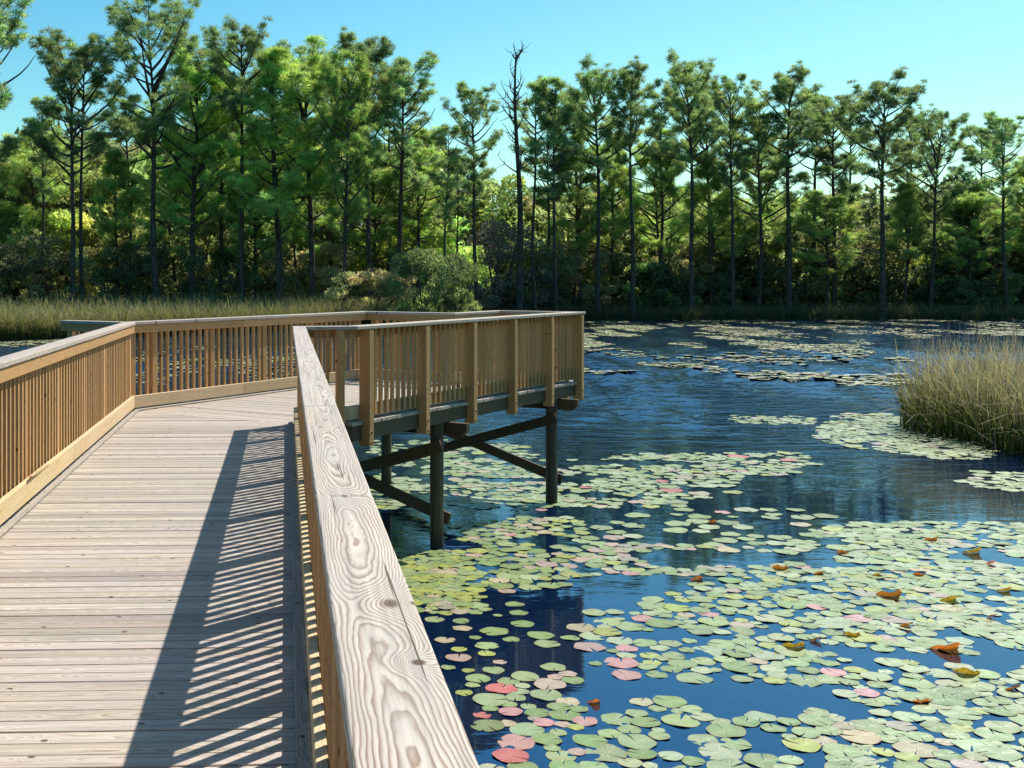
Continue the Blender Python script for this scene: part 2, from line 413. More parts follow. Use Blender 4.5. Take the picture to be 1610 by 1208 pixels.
def railing(i, posts, joints=(), single=(), label=None, hero=False):
    """one straight railing: cap boards, top rail, kickboard, posts and balusters"""
    mid = (CH[i] + CH[i + 1]) / 2
    r = empty('railing', tuple(np.array([mid[0], mid[1], HD]) - np.array(bw.location))); r.parent = bw
    if label: r['label'] = label
    L = np.linalg.norm(CH[i + 1] - CH[i])
    qs, d = split_rail(i, -.012, OUT.get(i, .125) + .003, joints)
    for k, q in enumerate(qs):
        m = MB(); dz = .0012 * (k % 2)
        m.quadbox(q, ZC - TH + dz, ZC + dz, d, br=(.0, .5, .3) if hero and k == 0 else None)
        m.build('cap_rail', W_hero if hero else W_cap, r, bevel=.006, seg=3)
    for nm, z0, z1 in (('top_rail', ZC - TH - .091, ZC - TH - .002), ('kickboard', HD + .035, HD + .175)):
        jj = [j + .6 for j in joints]
        qs, d = split_rail(i, 0, TH, [j for j in jj if j < L - .3])
        for q in qs:
            m = MB(); m.quadbox(q, z0, z1, d, vert=True)
            m.build(nm, W_kick if nm == 'kickboard' else W_rail, r, bevel=.003, seg=1)
    for t in posts:
        m = MB(); q, d = rect(i, t - .0445, t + .0445, TH + .0015, OUT.get(i, .1285))
        c = np.mean(q, 0); b = rng.random(3)
        V = []; bc = []; zt, zb = ZC - TH - .0015, HD - .27
        for z in (zb, zt):
            for p in q: V.append((p[0], p[1], z)); bc.append(((p - c) @ d, z, (p - c) @ np.array([d[1], -d[0]])))
        m.add(V, [(0, 1, 2, 3), (7, 6, 5, 4)] + [(j, j + 4, (j + 1) % 4 + 4, (j + 1) % 4) for j in range(4)], bc, b)
        m.build('post', W_rail, r, bevel=.004, seg=1)
    ps = sorted(posts)
    for a, b in zip(ps[:-1], ps[1:]):
        nb = max(1, round((b - a) / PITCH) - 1)
        for k in range(nb):
            t = a + (b - a) * (k + 1) / (nb + 1) + rng.normal() * .003
            q, d = rect(i, t - .019, t + .019, TH + .0015, TH * 2)
            c = np.mean(q, 0)
            own = any(lo <= t <= hi for lo, hi in single)
            m = MB() if own else rest
            V = []; bc = []; zt, zb = ZC - TH - .003, HD + .045
            for z in (zb, zt):
                for p in q: V.append((p[0], p[1], z)); bc.append(((p - c) @ d, z, (p - c) @ np.array([d[1], -d[0]])))
            m.add(V, [(3, 2, 1, 0), (4, 5, 6, 7)] + [(j, (j + 1) % 4, (j + 1) % 4 + 4, j + 4) for j in range(4)], bc, rng.random(3))
            if own: m.build('baluster', W_rail, r)
    return r
def t_of_px(i, px, off):
    d = (CH[i + 1] - CH[i]); d = d / np.linalg.norm(d); n = np.array([d[1], -d[0]]); p = CH[i] + n * off
    k = (px - PX) / F
    return (k * p[1] - p[0]) / (d[0] - k * d[1])
Lr = np.linalg.norm(R1 - CH[0])
railing(0, [2.5 + y for y in (-2.35, -1.35, -.14, 1.07, 2.28, 3.49, 4.70, 5.91, 7.12, 8.33, 9.54, 10.75, 11.96)] + [Lr - .06], joints=(7.5, 11.2), hero=True,
        single=(), label='near right railing with a grey grained cap board')
railing(1, [.10, np.linalg.norm(P0 - R1) - .10])
fp = [t_of_px(2, p, .13) for p in (579, 668, 743, 807, 865, 912)]
railing(2, fp, joints=(3.4,), single=((-1, 9),))
LB = np.linalg.norm(C - P1); railing(3, [.1, LB - .1])
railing(4, [.1, tC - .1])
LA = np.linalg.norm(E - A); railing(5, [.1, LA - .1])
tk = 5.065
railing(6, [.12, tk - 3.7, tk - 2.58, tk - 1.48, tk - .40, tk - .02], joints=(2.4,))
LL = np.linalg.norm(CH[8] - K)
railing(7, [.06] + [14.13 - y for y in (12.05, 10.85, 9.60, 8.42, 7.2, 5.98, 4.76, 3.54, 2.32, 1.1, -.1, -1.3)], joints=(3.4, 7.1, 10.7), single=((-1, 7.6),))
# short wing of railing beyond the corner
CH_keep = CH; k0 = chain_off(7, .14); CH = [k0 + q2 * .02, k0 - q2 * 1.05]
ZC -= .004; railing(0, [.2, .95]); ZC += .004; CH = CH_keep
tag(rest.build('baluster', W_rail, bw), 'plain square balusters', kind='stuff')
# deck planks
dk = MB(); PB = .1035; GAPW = .0065
Yb = -2.4
jz = lambda: rng.normal() * .0012
seamN = d2      # planks of the walkway stop at the line through K and R1
def clip(poly, p, n):
    out = []
    for a, b in zip(poly, poly[1:] + poly[:1]):
        da, db = (a - p) @ n, (b - p) @ n
        if da <= 0: out.append(a)
        if da * db < 0: out.append(a + (b - a) * (da / (da - db)))
    return out
while Yb < 15.2:
    wd = PB - GAPW + rng.normal() * .001
    lo, hi = -1.865 + rng.normal() * .006, .186 + rng.normal() * .004
    base = d1 * Yb
    poly = [base + e1 * lo, base + e1 * hi, base + e1 * hi + d1 * wd, base + e1 * lo + d1 * wd]
    poly = clip(poly, K - seamN * .003, d2)
    if len(poly) >= 3:
        z = HD + jz(); dk.quadbox(poly, z - TH, z, e1)
    Yb += PB
t = .003
while t < (P1 - K) @ d2 + .10:
    wd = PB - GAPW + rng.normal() * .001
    tm = t + wd / 2
    sR = (R1 - K) @ q2 + .12; s1 = (P1 - K) @ q2 + .10; t0P = (P0 - K) @ d2
    hi = s1 if tm > t0P - .10 else sR
    lo = -.10 if tm < 5.065 + .10 else (A - K) @ q2 - .10
    lo += rng.normal() * .004; hi += rng.normal() * .004
    b = K + d2 * t
    poly = [b + q2 * lo, b + q2 * hi, b + q2 * hi + d2 * wd, b + q2 * lo + d2 * wd]
    z = HD + jz(); dk.quadbox(poly, z - TH, z, q2)
    t += PB
dk.build('deck', W_deck, bw, bevel=.0025, seg=1)
g = N('rusty_steel'); M_steel = g.done(g.principled((.07, .055, .045), .5, .5, Metallic=.6))
n2_ = np.array([d2[1], -d2[0]])
for px_ in fp:
    t_ = px_
    for z in (HD - .235, HD - .12):
        p = P0 + d2 * t_ + n2_ * (OUT[2] + .001); b_ = MB()
        b_.tube([(*p, z), (*(p + n2_ * .008), z)], [.013, .011], 8); b_.build('bolt', M_steel, bw)

# edging strips along the feet of the kickboards
for i in (7, 6, 0, 2):
    qs, d = split_rail(i, -.052, -.006, ())
    m = MB(); m.quadbox(qs[0], HD + .004, HD + .020, d); m.build('edging_strip', W_deck, bw, bevel=.003, seg=1)
# a long splinter lifting off the left kickboard
m = MB(); V = []; ns = 9
for k in range(ns):
    f = k / (ns - 1); Y = 8.25 + .75 * f; lift = (1 - f) ** 1.7
    p = wk(-1.765 - .012 + .035 * lift, Y); zz = HD + .172 + .030 * lift; wq = .018 * (.35 + .65 * f ** .5)
    for du, dz in ((-wq, 0), (wq, .004 * lift), (wq, .012), (-wq, .010)): V.append((p[0] + du, p[1], zz + dz))
m.add(V, [(0, 1, 2, 3), tuple(range(4 * ns - 1, 4 * ns - 5, -1))] + [(4 * k + j, 4 * k + 4 + j, 4 * k + 4 + (j + 1) % 4, 4 * k + (j + 1) % 4) for k in range(ns - 1) for j in range(4)])
m.build('splinter', W_kick, bw)
# rim joists
for i in range(len(CH) - 1):
    qs, d = split_rail(i, TH + .002, TH + .036, ())
    m = MB()
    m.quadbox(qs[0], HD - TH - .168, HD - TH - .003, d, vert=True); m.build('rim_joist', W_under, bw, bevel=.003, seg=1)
# joists under the deck
m = MB()
for s in np.arange(.25, 2.5, .42):
    a = K + q2 * s + d2 * .1; b = K + q2 * s + d2 * (4.95 if s < 1.5 else 6.4)
    m.beam((*a, HD - .12), (*b, HD - .12), (*q2, 0), .15, .04)
for lat in np.arange(-1.6, .1, .4):
    a, b = wk(lat, -2.3), wk(lat, 12.6); m.beam((*a, HD - .12), (*b, HD - .12), (*e1, 0), .15, .04)
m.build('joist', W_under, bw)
def pile(p, top, r=.084):
    m = MB(); n = 6
    zs = np.linspace(-1.4, top, n); m.tube([(p[0] + rng.normal() * .002, p[1], z) for z in zs], [r * (1.03 - .05 * k / n) for k in range(n)], 14)
    m.build('pile', M_pile, bw, smooth=False)
def bent(p, inward, axis, span, braces=True, reach=.36):
    """two piles, a bent cap beam with raked ends and crossed braces; p = outer pile (xy), inward = unit xy"""
    pb = p + inward * span
    pile(p, HD - .205); pile(pb, HD - .205)
    m = MB(); off = axis * .125
    a = p - inward * reach + off; b = pb + inward * .3 + off
    z0, z1 = HD - .37, HD - .208; hw = axis * .038
    pr = [(a, z1), (a, z0 + .07), (a + inward * .07, z0), (b - inward * .07, z0), (b, z0 + .07), (b, z1)]
    V = [(*(x + sg * hw), z) for sg in (-1, 1) for x, z in pr]; k = len(pr)
    L = [((np.array(v[:2]) - a) @ inward) for v in V]
    bc = [(v[2] - z0, l, 0) for v, l in zip(V, L)]
    m.add(V, [tuple(range(k)), tuple(range(2 * k - 1, k - 1, -1))] + [(j, k + j, k + (j + 1) % k, (j + 1) % k) for j in range(k)], bc, rng.random(3))
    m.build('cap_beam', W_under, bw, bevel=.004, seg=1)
    if braces:
        for sg, (za, zb) in ((-1, (HD - .47, .30)), (1, (.30, HD - .47))):
            o_ = axis * sg * .106
            m = MB(); m.beam((*(p + o_ - inward * .12), za + (.03 if za < 1 else .0)), (*(pb + o_ + inward * .12), zb), (*axis, 0), .14, .04)
            m.build('brace', W_under, bw, bevel=.003, seg=1)
def on_face(px, off):
    t = t_of_px(2, px, off); return P0 + d2 * t + q2 * off
bent(on_face(687, -.02), -q2, d2, 2.81)
bent(on_face(867, -.02), -q2, d2, 2.81)
for Y in (11.2, 8.2, 5.2, 2.2): bent(wk(.02, Y), -e1, d1, 1.75, braces=False, reach=.2)

# ------------------------------------------------------------------ trees
def blades(cent, dirs, length, width, tint, tip=1.0, droop=0):
    """one thin triangle per row"""
    n = len(cent)
    rnd = rng.normal(size=(n, 3)); sd_ = np.cross(dirs, rnd); sd_ /= np.linalg.norm(sd_, axis=1)[:, None] + 1e-9
    L = np.asarray(length).reshape(-1, 1); Wd = np.asarray(width).reshape(-1, 1)
    a = cent - sd_ * Wd / 2; b = cent + sd_ * Wd / 2; c = cent + dirs * L
    V = np.stack([a, b, c], 1).reshape(-1, 3)
    Fc = np.arange(3 * n).reshape(-1, 3)
    return V, Fc, np.repeat(tint, 3, 0)
def unit(v): return v / (np.linalg.norm(v, axis=-1, keepdims=True) + 1e-9)
def limb(mb, p, d, L, r, curve=.5, n=5, nseg=5):
    pts = [p]; dd_ = d.copy()
    for k in range(n):
        dd_ = unit(dd_ + np.array([0, 0, curve / n]) + rng.normal(size=3) * .10)
        pts.append(pts[-1] + dd_ * L / n)
    mb.tube(pts, [r * (1 - .8 * k / n) for k in range(n + 1)], nseg, cap=False)
    return np.array(pts)
def make_pine(seed, H=20., base=.52, Lmax=3.6, nl=30, dens=1.0, top='round', tint=(.055, .085, .028), clump=.46, nb=84, r0=.23, stubs=4, fork=False):
    global rng
    keep = rng; rng = np.random.default_rng(seed)
    tr = MB()
    n = 14; ph = rng.random(4) * 6
    path = np.array([[.22 * math.sin(ph[0] + 3.1 * k / n) + .10 * math.sin(ph[1] + 8 * k / n), .22 * math.sin(ph[2] + 2.7 * k / n), H * k / n] for k in range(n + 1)])
    path[:, :2] -= path[0, :2]
    rad = [r0 * (1.0 + .35 * math.exp(-k * 1.2)) * (1 - .80 * (k / n) ** 1.3) for k in range(n + 1)]
    tr.tube(path, rad, 9, cap=False)
    def tp(h): 
        return np.array([np.interp(h, path[:, 2], path[:, k]) for k in range(3)])
    cents = []; cd_ = []
    az = rng.random() * 6
    for k in range(nl):
        f = (k + rng.random() * .7) / nl; f = f ** .85
        h = H * (base + (1 - base) * f * .97)
        az += 2.4 + rng.normal() * .5
        prof = (.55 + .62 * math.sin(math.pi * min(1, f * .8 + .1))) * (1 - .34 * f ** 5)
        if top == 'cone': prof = 1.1 * (1 - .8 * f)
        if top == 'flat': prof = .55 + .75 * f if f < .7 else 1.07 * (1 - (f - .7) * 2.2)
        L = 1.22 * Lmax * prof * rng.uniform(.5, 1.15)
        el = R(rng.uniform(2, 32) + 28 * f ** 1.6)
        d = np.array([math.cos(az) * math.cos(el), math.sin(az) * math.cos(el), math.sin(el)])
        pts = limb(tr, tp(h), d, L, .035 + .022 * L * (1 - .5 * f), .55)
        if rng.random() > dens: continue
        ns = 4 + int(L * 1.3)
        for j in range(ns):
            s = rng.uniform(.38, 1.0) if j else 1.0
            q = np.array([np.interp(s * 5, range(6), pts[:, c]) for c in range(3)])
            dl = unit(pts[-1] - pts[0]); side = unit(np.cross(dl, [0, 0, 1.])) * (1 if j % 2 else -1)
            dd_ = unit(dl * .55 + side * rng.uniform(.4, 1.0) + np.array([0, 0, rng.uniform(.05, .55)]))
            sl_ = L * rng.uniform(.16, .34) * (1.25 - .4 * s)
            if j: 
                sp_ = limb(tr, q, dd_, sl_, .022, .4, 2, 3)
                cents += [sp_[-1], sp_[1] + rng.normal(size=3) * .15]; cd_ += [dd_, dd_]
            else:
                cents.append(q); cd_.append(dl)
    for k in range(stubs):
        h = H * rng.uniform(.28, base); a = rng.random() * 6.28
        limb(tr, tp(h), np.array([math.cos(a), math.sin(a), rng.uniform(-.1, .3)]), rng.uniform(.5, 1.8), .035, .1, 3, 4)
    cents = np.array(cents); cd_ = np.array(cd_)
    m = len(cents)
    cr = clump * rng.uniform(.6, 1.25, m)
    tone = rng.uniform(.65, 1.45, m)
    D = rng.normal(size=(m, nb, 3)); D[..., 2] = D[..., 2] * .8 + .35; D = unit(D)
    D = unit(D + cd_[:, None, :] * .45)
    rad_ = cr[:, None, None] * rng.uniform(.12, .75, (m, nb, 1))
    Cn = cents[:, None, :] + D * rad_ * np.array([1, 1, .62])
    Cn = Cn.reshape(-1, 3); Dv = unit(D.reshape(-1, 3) + rng.normal(size=(m * nb, 3)) * .35)
    tn = np.array(tint)[None, None] * tone[:, None, None] * rng.uniform(.75, 1.3, (m, nb, 1)) * (1 + rng.normal(size=(m, 1, 3)) * np.array([.12, .04, .10]))
    V, Fc, T = blades(Cn, Dv, rng.uniform(.20, .40, m * nb), rng.uniform(.028, .055, m * nb), np.clip(tn.reshape(-1, 3), .004, .9))
    rng = keep
    return tr.mesh('trunk', M_bark, True), tri_mesh('crown', V, Fc, T, M_pine)
def make_snag(seed, H=20.):
    global rng
    keep = rng; rng = np.random.default_rng(seed); tr = MB(); br_ = MB()
    path = np.array([[.25 * math.sin(k * .5), .1 * math.sin(k * .7), H * k / 12] for k in range(13)]); path[:, 0] -= path[0, 0]
    tr.tube(path, [.30 * (1 - .80 * (k / 12) ** 1.1) for k in range(13)], 9, cap=False)
    az = 0
    for k in range(30):
        f = rng.uniform(.45, 1) ** .8; h = H * f; az += 2.4 + rng.normal() * .6; el = R(rng.uniform(5, 55))
        p = np.array([np.interp(h, path[:, 2], path[:, c]) for c in range(3)])
        pts = limb(br_, p, np.array([math.cos(az) * math.cos(el), math.sin(az) * math.cos(el), math.sin(el)]), rng.uniform(.8, 2.9) * (1.5 - f * .9), .07, .6)
        for j in range(3):
            limb(br_, pts[rng.integers(2, 6)], unit(rng.normal(size=3) + np.array([0, 0, .8])), rng.uniform(.4, 1.1), .035, .3, 2, 3)
    rng = keep
    return tr.mesh('trunk', M_bark, True), br_.mesh('bare_branches', M_snag, True)
def make_bush(seed, H=5., W=2.6, n=7000, tint=(.07, .09, .03), leaf=.14, low=.02, stems=7, lobes=34, mat=None, up=.2, warm=.09):
    """rounded shrub or small broadleaf tree: stems and a crown of leaves gathered in clumps"""
    global rng
    keep = rng; rng = np.random.default_rng(seed); tr = MB()
    th = rng.random(lobes) * 6.283; rr = np.sqrt(rng.random(lobes)); zz = rng.uniform(low, 1, lobes)
    prof = np.sqrt(np.clip(1 - ((zz - .45) / .62) ** 2, .05, 1))
    lc = np.stack([W * rr * prof * np.cos(th), W * rr * prof * np.sin(th), H * (.06 + .88 * zz)], 1)
    lr = rng.uniform(.13, .27, lobes) * (W + H / 2) * .55
    for k in range(stems):
        t_ = lc[rng.integers(lobes)]; b = np.array([rng.normal() * .25, rng.normal() * .25, 0])
        mid = (b + t_) / 2 + np.array([0, 0, H * .08]) + rng.normal(size=3) * .2
        tr.tube([b, mid, t_], [.05 + H * .006, .03 + H * .003, .012], 5, cap=False)
    li = rng.integers(0, lobes, n)
    D = unit(rng.normal(size=(n, 3)))
    C_ = lc[li] + D * (lr[li] * rng.uniform(.45, 1.05, n) ** .6)[:, None] * np.array([1, 1, .75])
    C_[:, 2] = np.maximum(C_[:, 2], .05)
    tone = rng.uniform(.6, 1.5, lobes)[li] * rng.uniform(.7, 1.35, n)
    tn = np.array(tint)[None] * tone[:, None] * (1 + rng.normal(size=(lobes, 3))[li] * np.array([warm, .06, .1]))
    dr = unit(D + rng.normal(size=(n, 3)) * .8 + np.array([0, 0, up]))
    V, Fc, T = blades(C_, dr, leaf * rng.uniform(.9, 1.9, n), leaf * rng.uniform(.6, 1.1, n), np.clip(tn, .004, .9))
    rng = keep
    return tr.mesh('stem', M_bark, True), tri_mesh('foliage', V, Fc, T, mat or M_leaf)
def place(kind, meshes, names, px, base_y, top_y, Y, natH, label, cat, group, wide=1.0, rot=None, lean=0.0):
    """stand a tree so that its foot is at photo column px, distance Y, and its top reaches photo row top_y"""
    X = (px - PX) / F * Y
    z = float(gz(X, Y)); H = HW + (PY - top_y) / F * Y - z
    o = empty(kind, (X, Y, z)); s = H / natH; o.scale = (s * wide, s * wide, s)
    o.rotation_euler = (rng.normal() * .012, lean, rng.random() * 6.28 if rot is None else rot)
    if rot is None: o.rotation_euler = (lean * 0, 0, o.rotation_euler[2]); 
    tag(o, label, cat, group)
    for me, nm in zip(meshes, names):
        c = bpy.data.objects.new(nm, me); COL.objects.link(c); c.parent = o
    if lean: o.rotation_mode = 'ZYX'; o.rotation_euler = (0, lean, o.rotation_euler[2])
    return o
DG = (.054, .078, .038); MG = (.068, .096, .030); BG = (.080, .116, .032); YG = (.12, .155, .03)
PN = {
 'round1': make_pine(11, 20, .58, 3.0, 30, 1.0, 'round', DG),
 'round2': make_pine(12, 20, .62, 2.7, 28, .95, 'round', DG),
 'round3': make_pine(13, 20, .55, 3.3, 30, .9, 'flat', DG),
 'open1': make_pine(14, 20, .50, 4.0, 28, .85, 'round', DG, clump=.48),
 'open2': make_pine(15, 20, .45, 3.4, 30, .75, 'flat', DG, clump=.46),
 'slim1': make_pine(16, 20, .60, 2.0, 24, .85, 'round', DG, r0=.15),
 'slim2': make_pine(17, 20, .50, 1.9, 26, .75, 'round', DG, r0=.14),
 'full1': make_pine(18, 20, .32, 3.6, 44, 1.0, 'round', BG, clump=.52),
 'full2': make_pine(19, 20, .28, 3.3, 46, 1.0, 'cone', BG, clump=.52),
 'full3': make_pine(20, 20, .36, 3.2, 42, 1.0, 'round', MG, clump=.50),
 'mid1': make_pine(21, 14, .30, 2.9, 36, 1.0, 'round', MG, clump=.50, r0=.15),
 'mid2': make_pine(22, 14, .36, 2.6, 32, .95, 'cone', MG, clump=.62, r0=.14),
}
def top_of(me):
    v = np.empty(len(me.vertices) * 3, np.float32); me.vertices.foreach_get('co', v); return float(np.percentile(v[2::3], 99.9))
NATH = {k: top_of(m[1]) for k, m in PN.items()}
TC = ('trunk', 'crown')
def pine(key, px, top, Y, label, wide=1.0, lean=0.0, group='tall pines along the far shore'):
    if not key.startswith('mid'): Y += 2.5 if px < 680 else -5 if px < 800 else -1.5 * (Y > 92)
    return place('pine_tree', PN[key], TC, px, 0, top, Y, NATH[key], label, 'pine tree', group, wide, None, lean)
# left part of the far shore
pine('open2', -28, -30, 78, 'pine cut by the left picture edge with only its right twigs showing', 1.1)
pine('open1', 112, 42, 80, 'pine with open crown left of the tallest pine, forward one of a trunk pair', .95, .02)
pine('slim1', 130, 62, 81, 'slimmer pine close behind the open crowned pine at far left, right trunk of the pair', 1.2)
pine('open1', 247, -14, 82, 'tallest pine of the shore, bare leaning trunk and broad airy crown cut by the top', 1.05, -.04)
pine('full1', 300, 80, 84, 'bushy bright green pine just right of the tallest pine', 1.1)
pine('round1', 382, 22, 83, 'tall pine with round top rising above the bright green pines', .95)
pine('full3', 345, 120, 86, 'mid green pine tucked between two taller trunks left of the bright mass', 1.0)
pine('full2', 440, 75, 82, 'dense bright green cone shaped pine in the middle of the left group', 1.25)
pine('full1', 492, 62, 83, 'broad bright green pine at the right half of the left group', 1.15)
pine('full1', 541, 78, 80, 'bright green pine with long bare trunk before the group ends', .8)
pine('round2', 579, 44, 84, 'tall pine with round tufted top beside the gap in the treeline', 1.0)
pine('open2', 625, 82, 84, 'pine with long side branch reaching right over the sky gap', 1.05)
pine('full3', 655, 200, 90, 'lower green pine right of the long side branch', 1.1)
pine('slim2', 700, 198, 88, 'short thin pine standing in the sky gap', 1.2)
pine('round3', 752, 128, 88, 'pine standing by itself between the sky gap and the bare snag', .85)
o = place('dead_tree', make_snag(5), ('trunk', 'bare_branches'), 816, 0, 84, 88, 20., 'bare dead pine with spiky leafless top above the shore', 'dead tree', None, 1.0, 0.6)
pine('slim1', 843, 118, 90, 'thin pine with small top immediately right of the bare snag', 1.1)
pine('slim2', 875, 124, 90, 'thin straight pine, second one right of the bare snag', 1.2)
pine('round1', 939, 93, 92, 'stout pine with spreading crown, third one right of the bare snag', .95)
pine('round2', 994, 96, 93, 'straight pine with round crown left of the sky notch', .9)
pine('round1', 1087, 80, 94, 'highest pine of the right half, layered rounded crown', .9)
pine('round3', 1152, 112, 95, 'pine with ragged crown next to the highest pine of the right half', .8)
pine('slim1', 1192, 150, 97, 'thin pine squeezed between two broad crowns on the right', 1.3)
pine('round2', 1240, 104, 96, 'pine with tall domed crown in the right half', 1.05)
pine('open2', 1312, 150, 99, 'airy pine with forked limbs right of the domed crown', 1.0)
pine('round1', 1386, 113, 93, 'thick trunked pine with wide dome standing nearest the right bank', 1.1)
pine('open1', 1462, 170, 96, 'wide low crowned pine leaning right beside the thick trunked pine', .9, .06)
pine('round3', 1584, 174, 95, 'pine at the right picture edge with rounded crown', .95)
for px, top, Y, key, wd, ln, lb in [
  (62, 150, 84, 'slim2', 1.2, .03, 'thin pine leaning slightly, standing left of the trunk pair'),
  (205, 150, 88, 'slim1', 1.3, -.02, 'thin pine between the trunk pair and the tallest pine'),
  (318, 60, 90, 'round2', 1.2, .02, 'pine whose top shows between the tallest pine and the round top'),
  (462, 66, 91, 'round3', 1.1, -.03, 'pine rising behind the dense bright cone shaped pine'),
  (520, 70, 92, 'round1', 1.1, .02, 'pine rising behind the broad bright green pine'),
  (603, 120, 92, 'slim1', 1.4, .03, 'thin pine between the round tufted top and the long side branch'),
  (722, 245, 92, 'slim2', 1.3, -.04, 'short leaning pine left of the lone pine by the sky gap'),
  (862, 165, 97, 'slim2', 1.3, .03, 'faint thin pine behind the pair right of the bare snag'),
  (913, 140, 99, 'slim1', 1.4, -.03, 'thin pine half hidden left of the stout spreading pine'),
  (1035, 140, 99, 'slim2', 1.3, .04, 'thin leaning pine in the notch left of the highest right pine'),
  (1122, 128, 101, 'round2', 1.0, -.02, 'pine behind the gap between the highest and the ragged pine'),
  (1275, 140, 102, 'slim1', 1.4, .03, 'thin pine between the domed crown and the forked pine'),
  (1345, 165, 103, 'slim2', 1.4, -.05, 'thin leaning pine left of the thick trunked pine'),
  (1425, 170, 102, 'round2', 1.0, .03, 'pine behind the thick trunked pine, right of its trunk'),
  (1535, 195, 103, 'slim1', 1.5, .04, 'thin pine between the leaning pine and the last pine at right')]:
    pine(key, px, top, Y, lb, wd, ln)
# middle-height pines in front of the wood
for px, top, Y, key, wd, lb in [
  (60, 190, 92, 'mid1', 1.1, 'half hidden mid height pine behind the trunk pair at far left'),
  (186, 235, 88, 'mid2', 1.0, 'small pine between the trunk pair and the tallest pine'),
  (275, 240, 90, 'mid1', 1.1, 'low pine under the first bright green pine'),
  (402, 255, 88, 'mid1', 1.2, 'low pine in front of the bright green cone'),
  (470, 265, 90, 'mid2', 1.1, 'low pine under the broad bright green pine'),
  (585, 235, 92, 'mid1', 1.2, 'middle pine below the round tufted top'),
  (905, 210, 96, 'mid1', .9, 'leafy shorter pine left of the stout spreading pine'),
  (962, 212, 98, 'mid2', .9, 'leafy shorter pine right of the stout spreading pine'),
  (1040, 205, 99, 'mid1', 1.0, 'shorter pine filling the sky notch before the highest right pine'),
  (1118, 240, 98, 'mid2', 1.1, 'shorter pine below the ragged crown'),
  (1205, 215, 100, 'mid1', 1.1, 'shorter pine behind the thin trunk on the right'),
  (1300, 300, 95, 'mid1', 1.5, 'wide low pine with sunlit top under the airy forked pine'),
  (1420, 285, 97, 'mid2', 1.2, 'low pine right of the thick trunked pine'),
  (1525, 290, 97, 'mid1', 1.2, 'low dark pine between the leaning pine and the picture edge'),
  (1640, 230, 98, 'mid1', 1.2, 'pine mostly beyond the right picture edge')]:
    pine(key, px, top, Y, lb, wd, group='shorter pines below the tall crowns')
# shrubs and small broadleaf trees of the understorey
OL = (.085, .095, .035); GO = (.11, .105, .055); DK = (.052, .060, .030); LG = (.13, .16, .05); GR = (.11, .10, .085)
BU = {
 'olive': make_bush(31, 6, 3.2, 9000, OL, .15), 'grey': make_bush(32, 5, 3.0, 9000, GO, .12), 'dark': make_bush(33, 5, 3.2, 8000, DK, .16),
 'light': make_bush(34, 5, 2.6, 8000, LG, .15), 'olivetall': make_bush(35, 10, 3.4, 11000, OL, .17, .25), 'lighttall': make_bush(36, 10, 3.2, 11000, (.10, .125, .035), .17, .2),
 'twig': make_bush(37, 6, 2.8, 9000, GR, .10, .02, 20, 40, M_twig, .8, .05), 'willow': make_bush(38, 4.5, 3.6, 14000, (.050, .066, .028), .13, .02, 9, 40, None, .9),
}
BH = {'olive': 6, 'grey': 5, 'dark': 5, 'light': 5, 'olivetall': 10, 'lighttall': 10, 'twig': 6, 'willow': 4.5}
def bush(key, px, top, Y, label, wide=1.0, group='shrubs below the pines'):
    tall = key.endswith('tall')
    if key != 'willow' and px not in (590,): Y += 9 if px < 680 else 5
    return place('broadleaf_tree' if tall else 'shrub', BU[key], ('trunk', 'crown') if tall else ('stem', 'foliage'), px, 0, top, Y, BH[key], label,
                 'tree' if tall else 'shrub', 'broadleaf trees between the pines' if tall else group, wide)
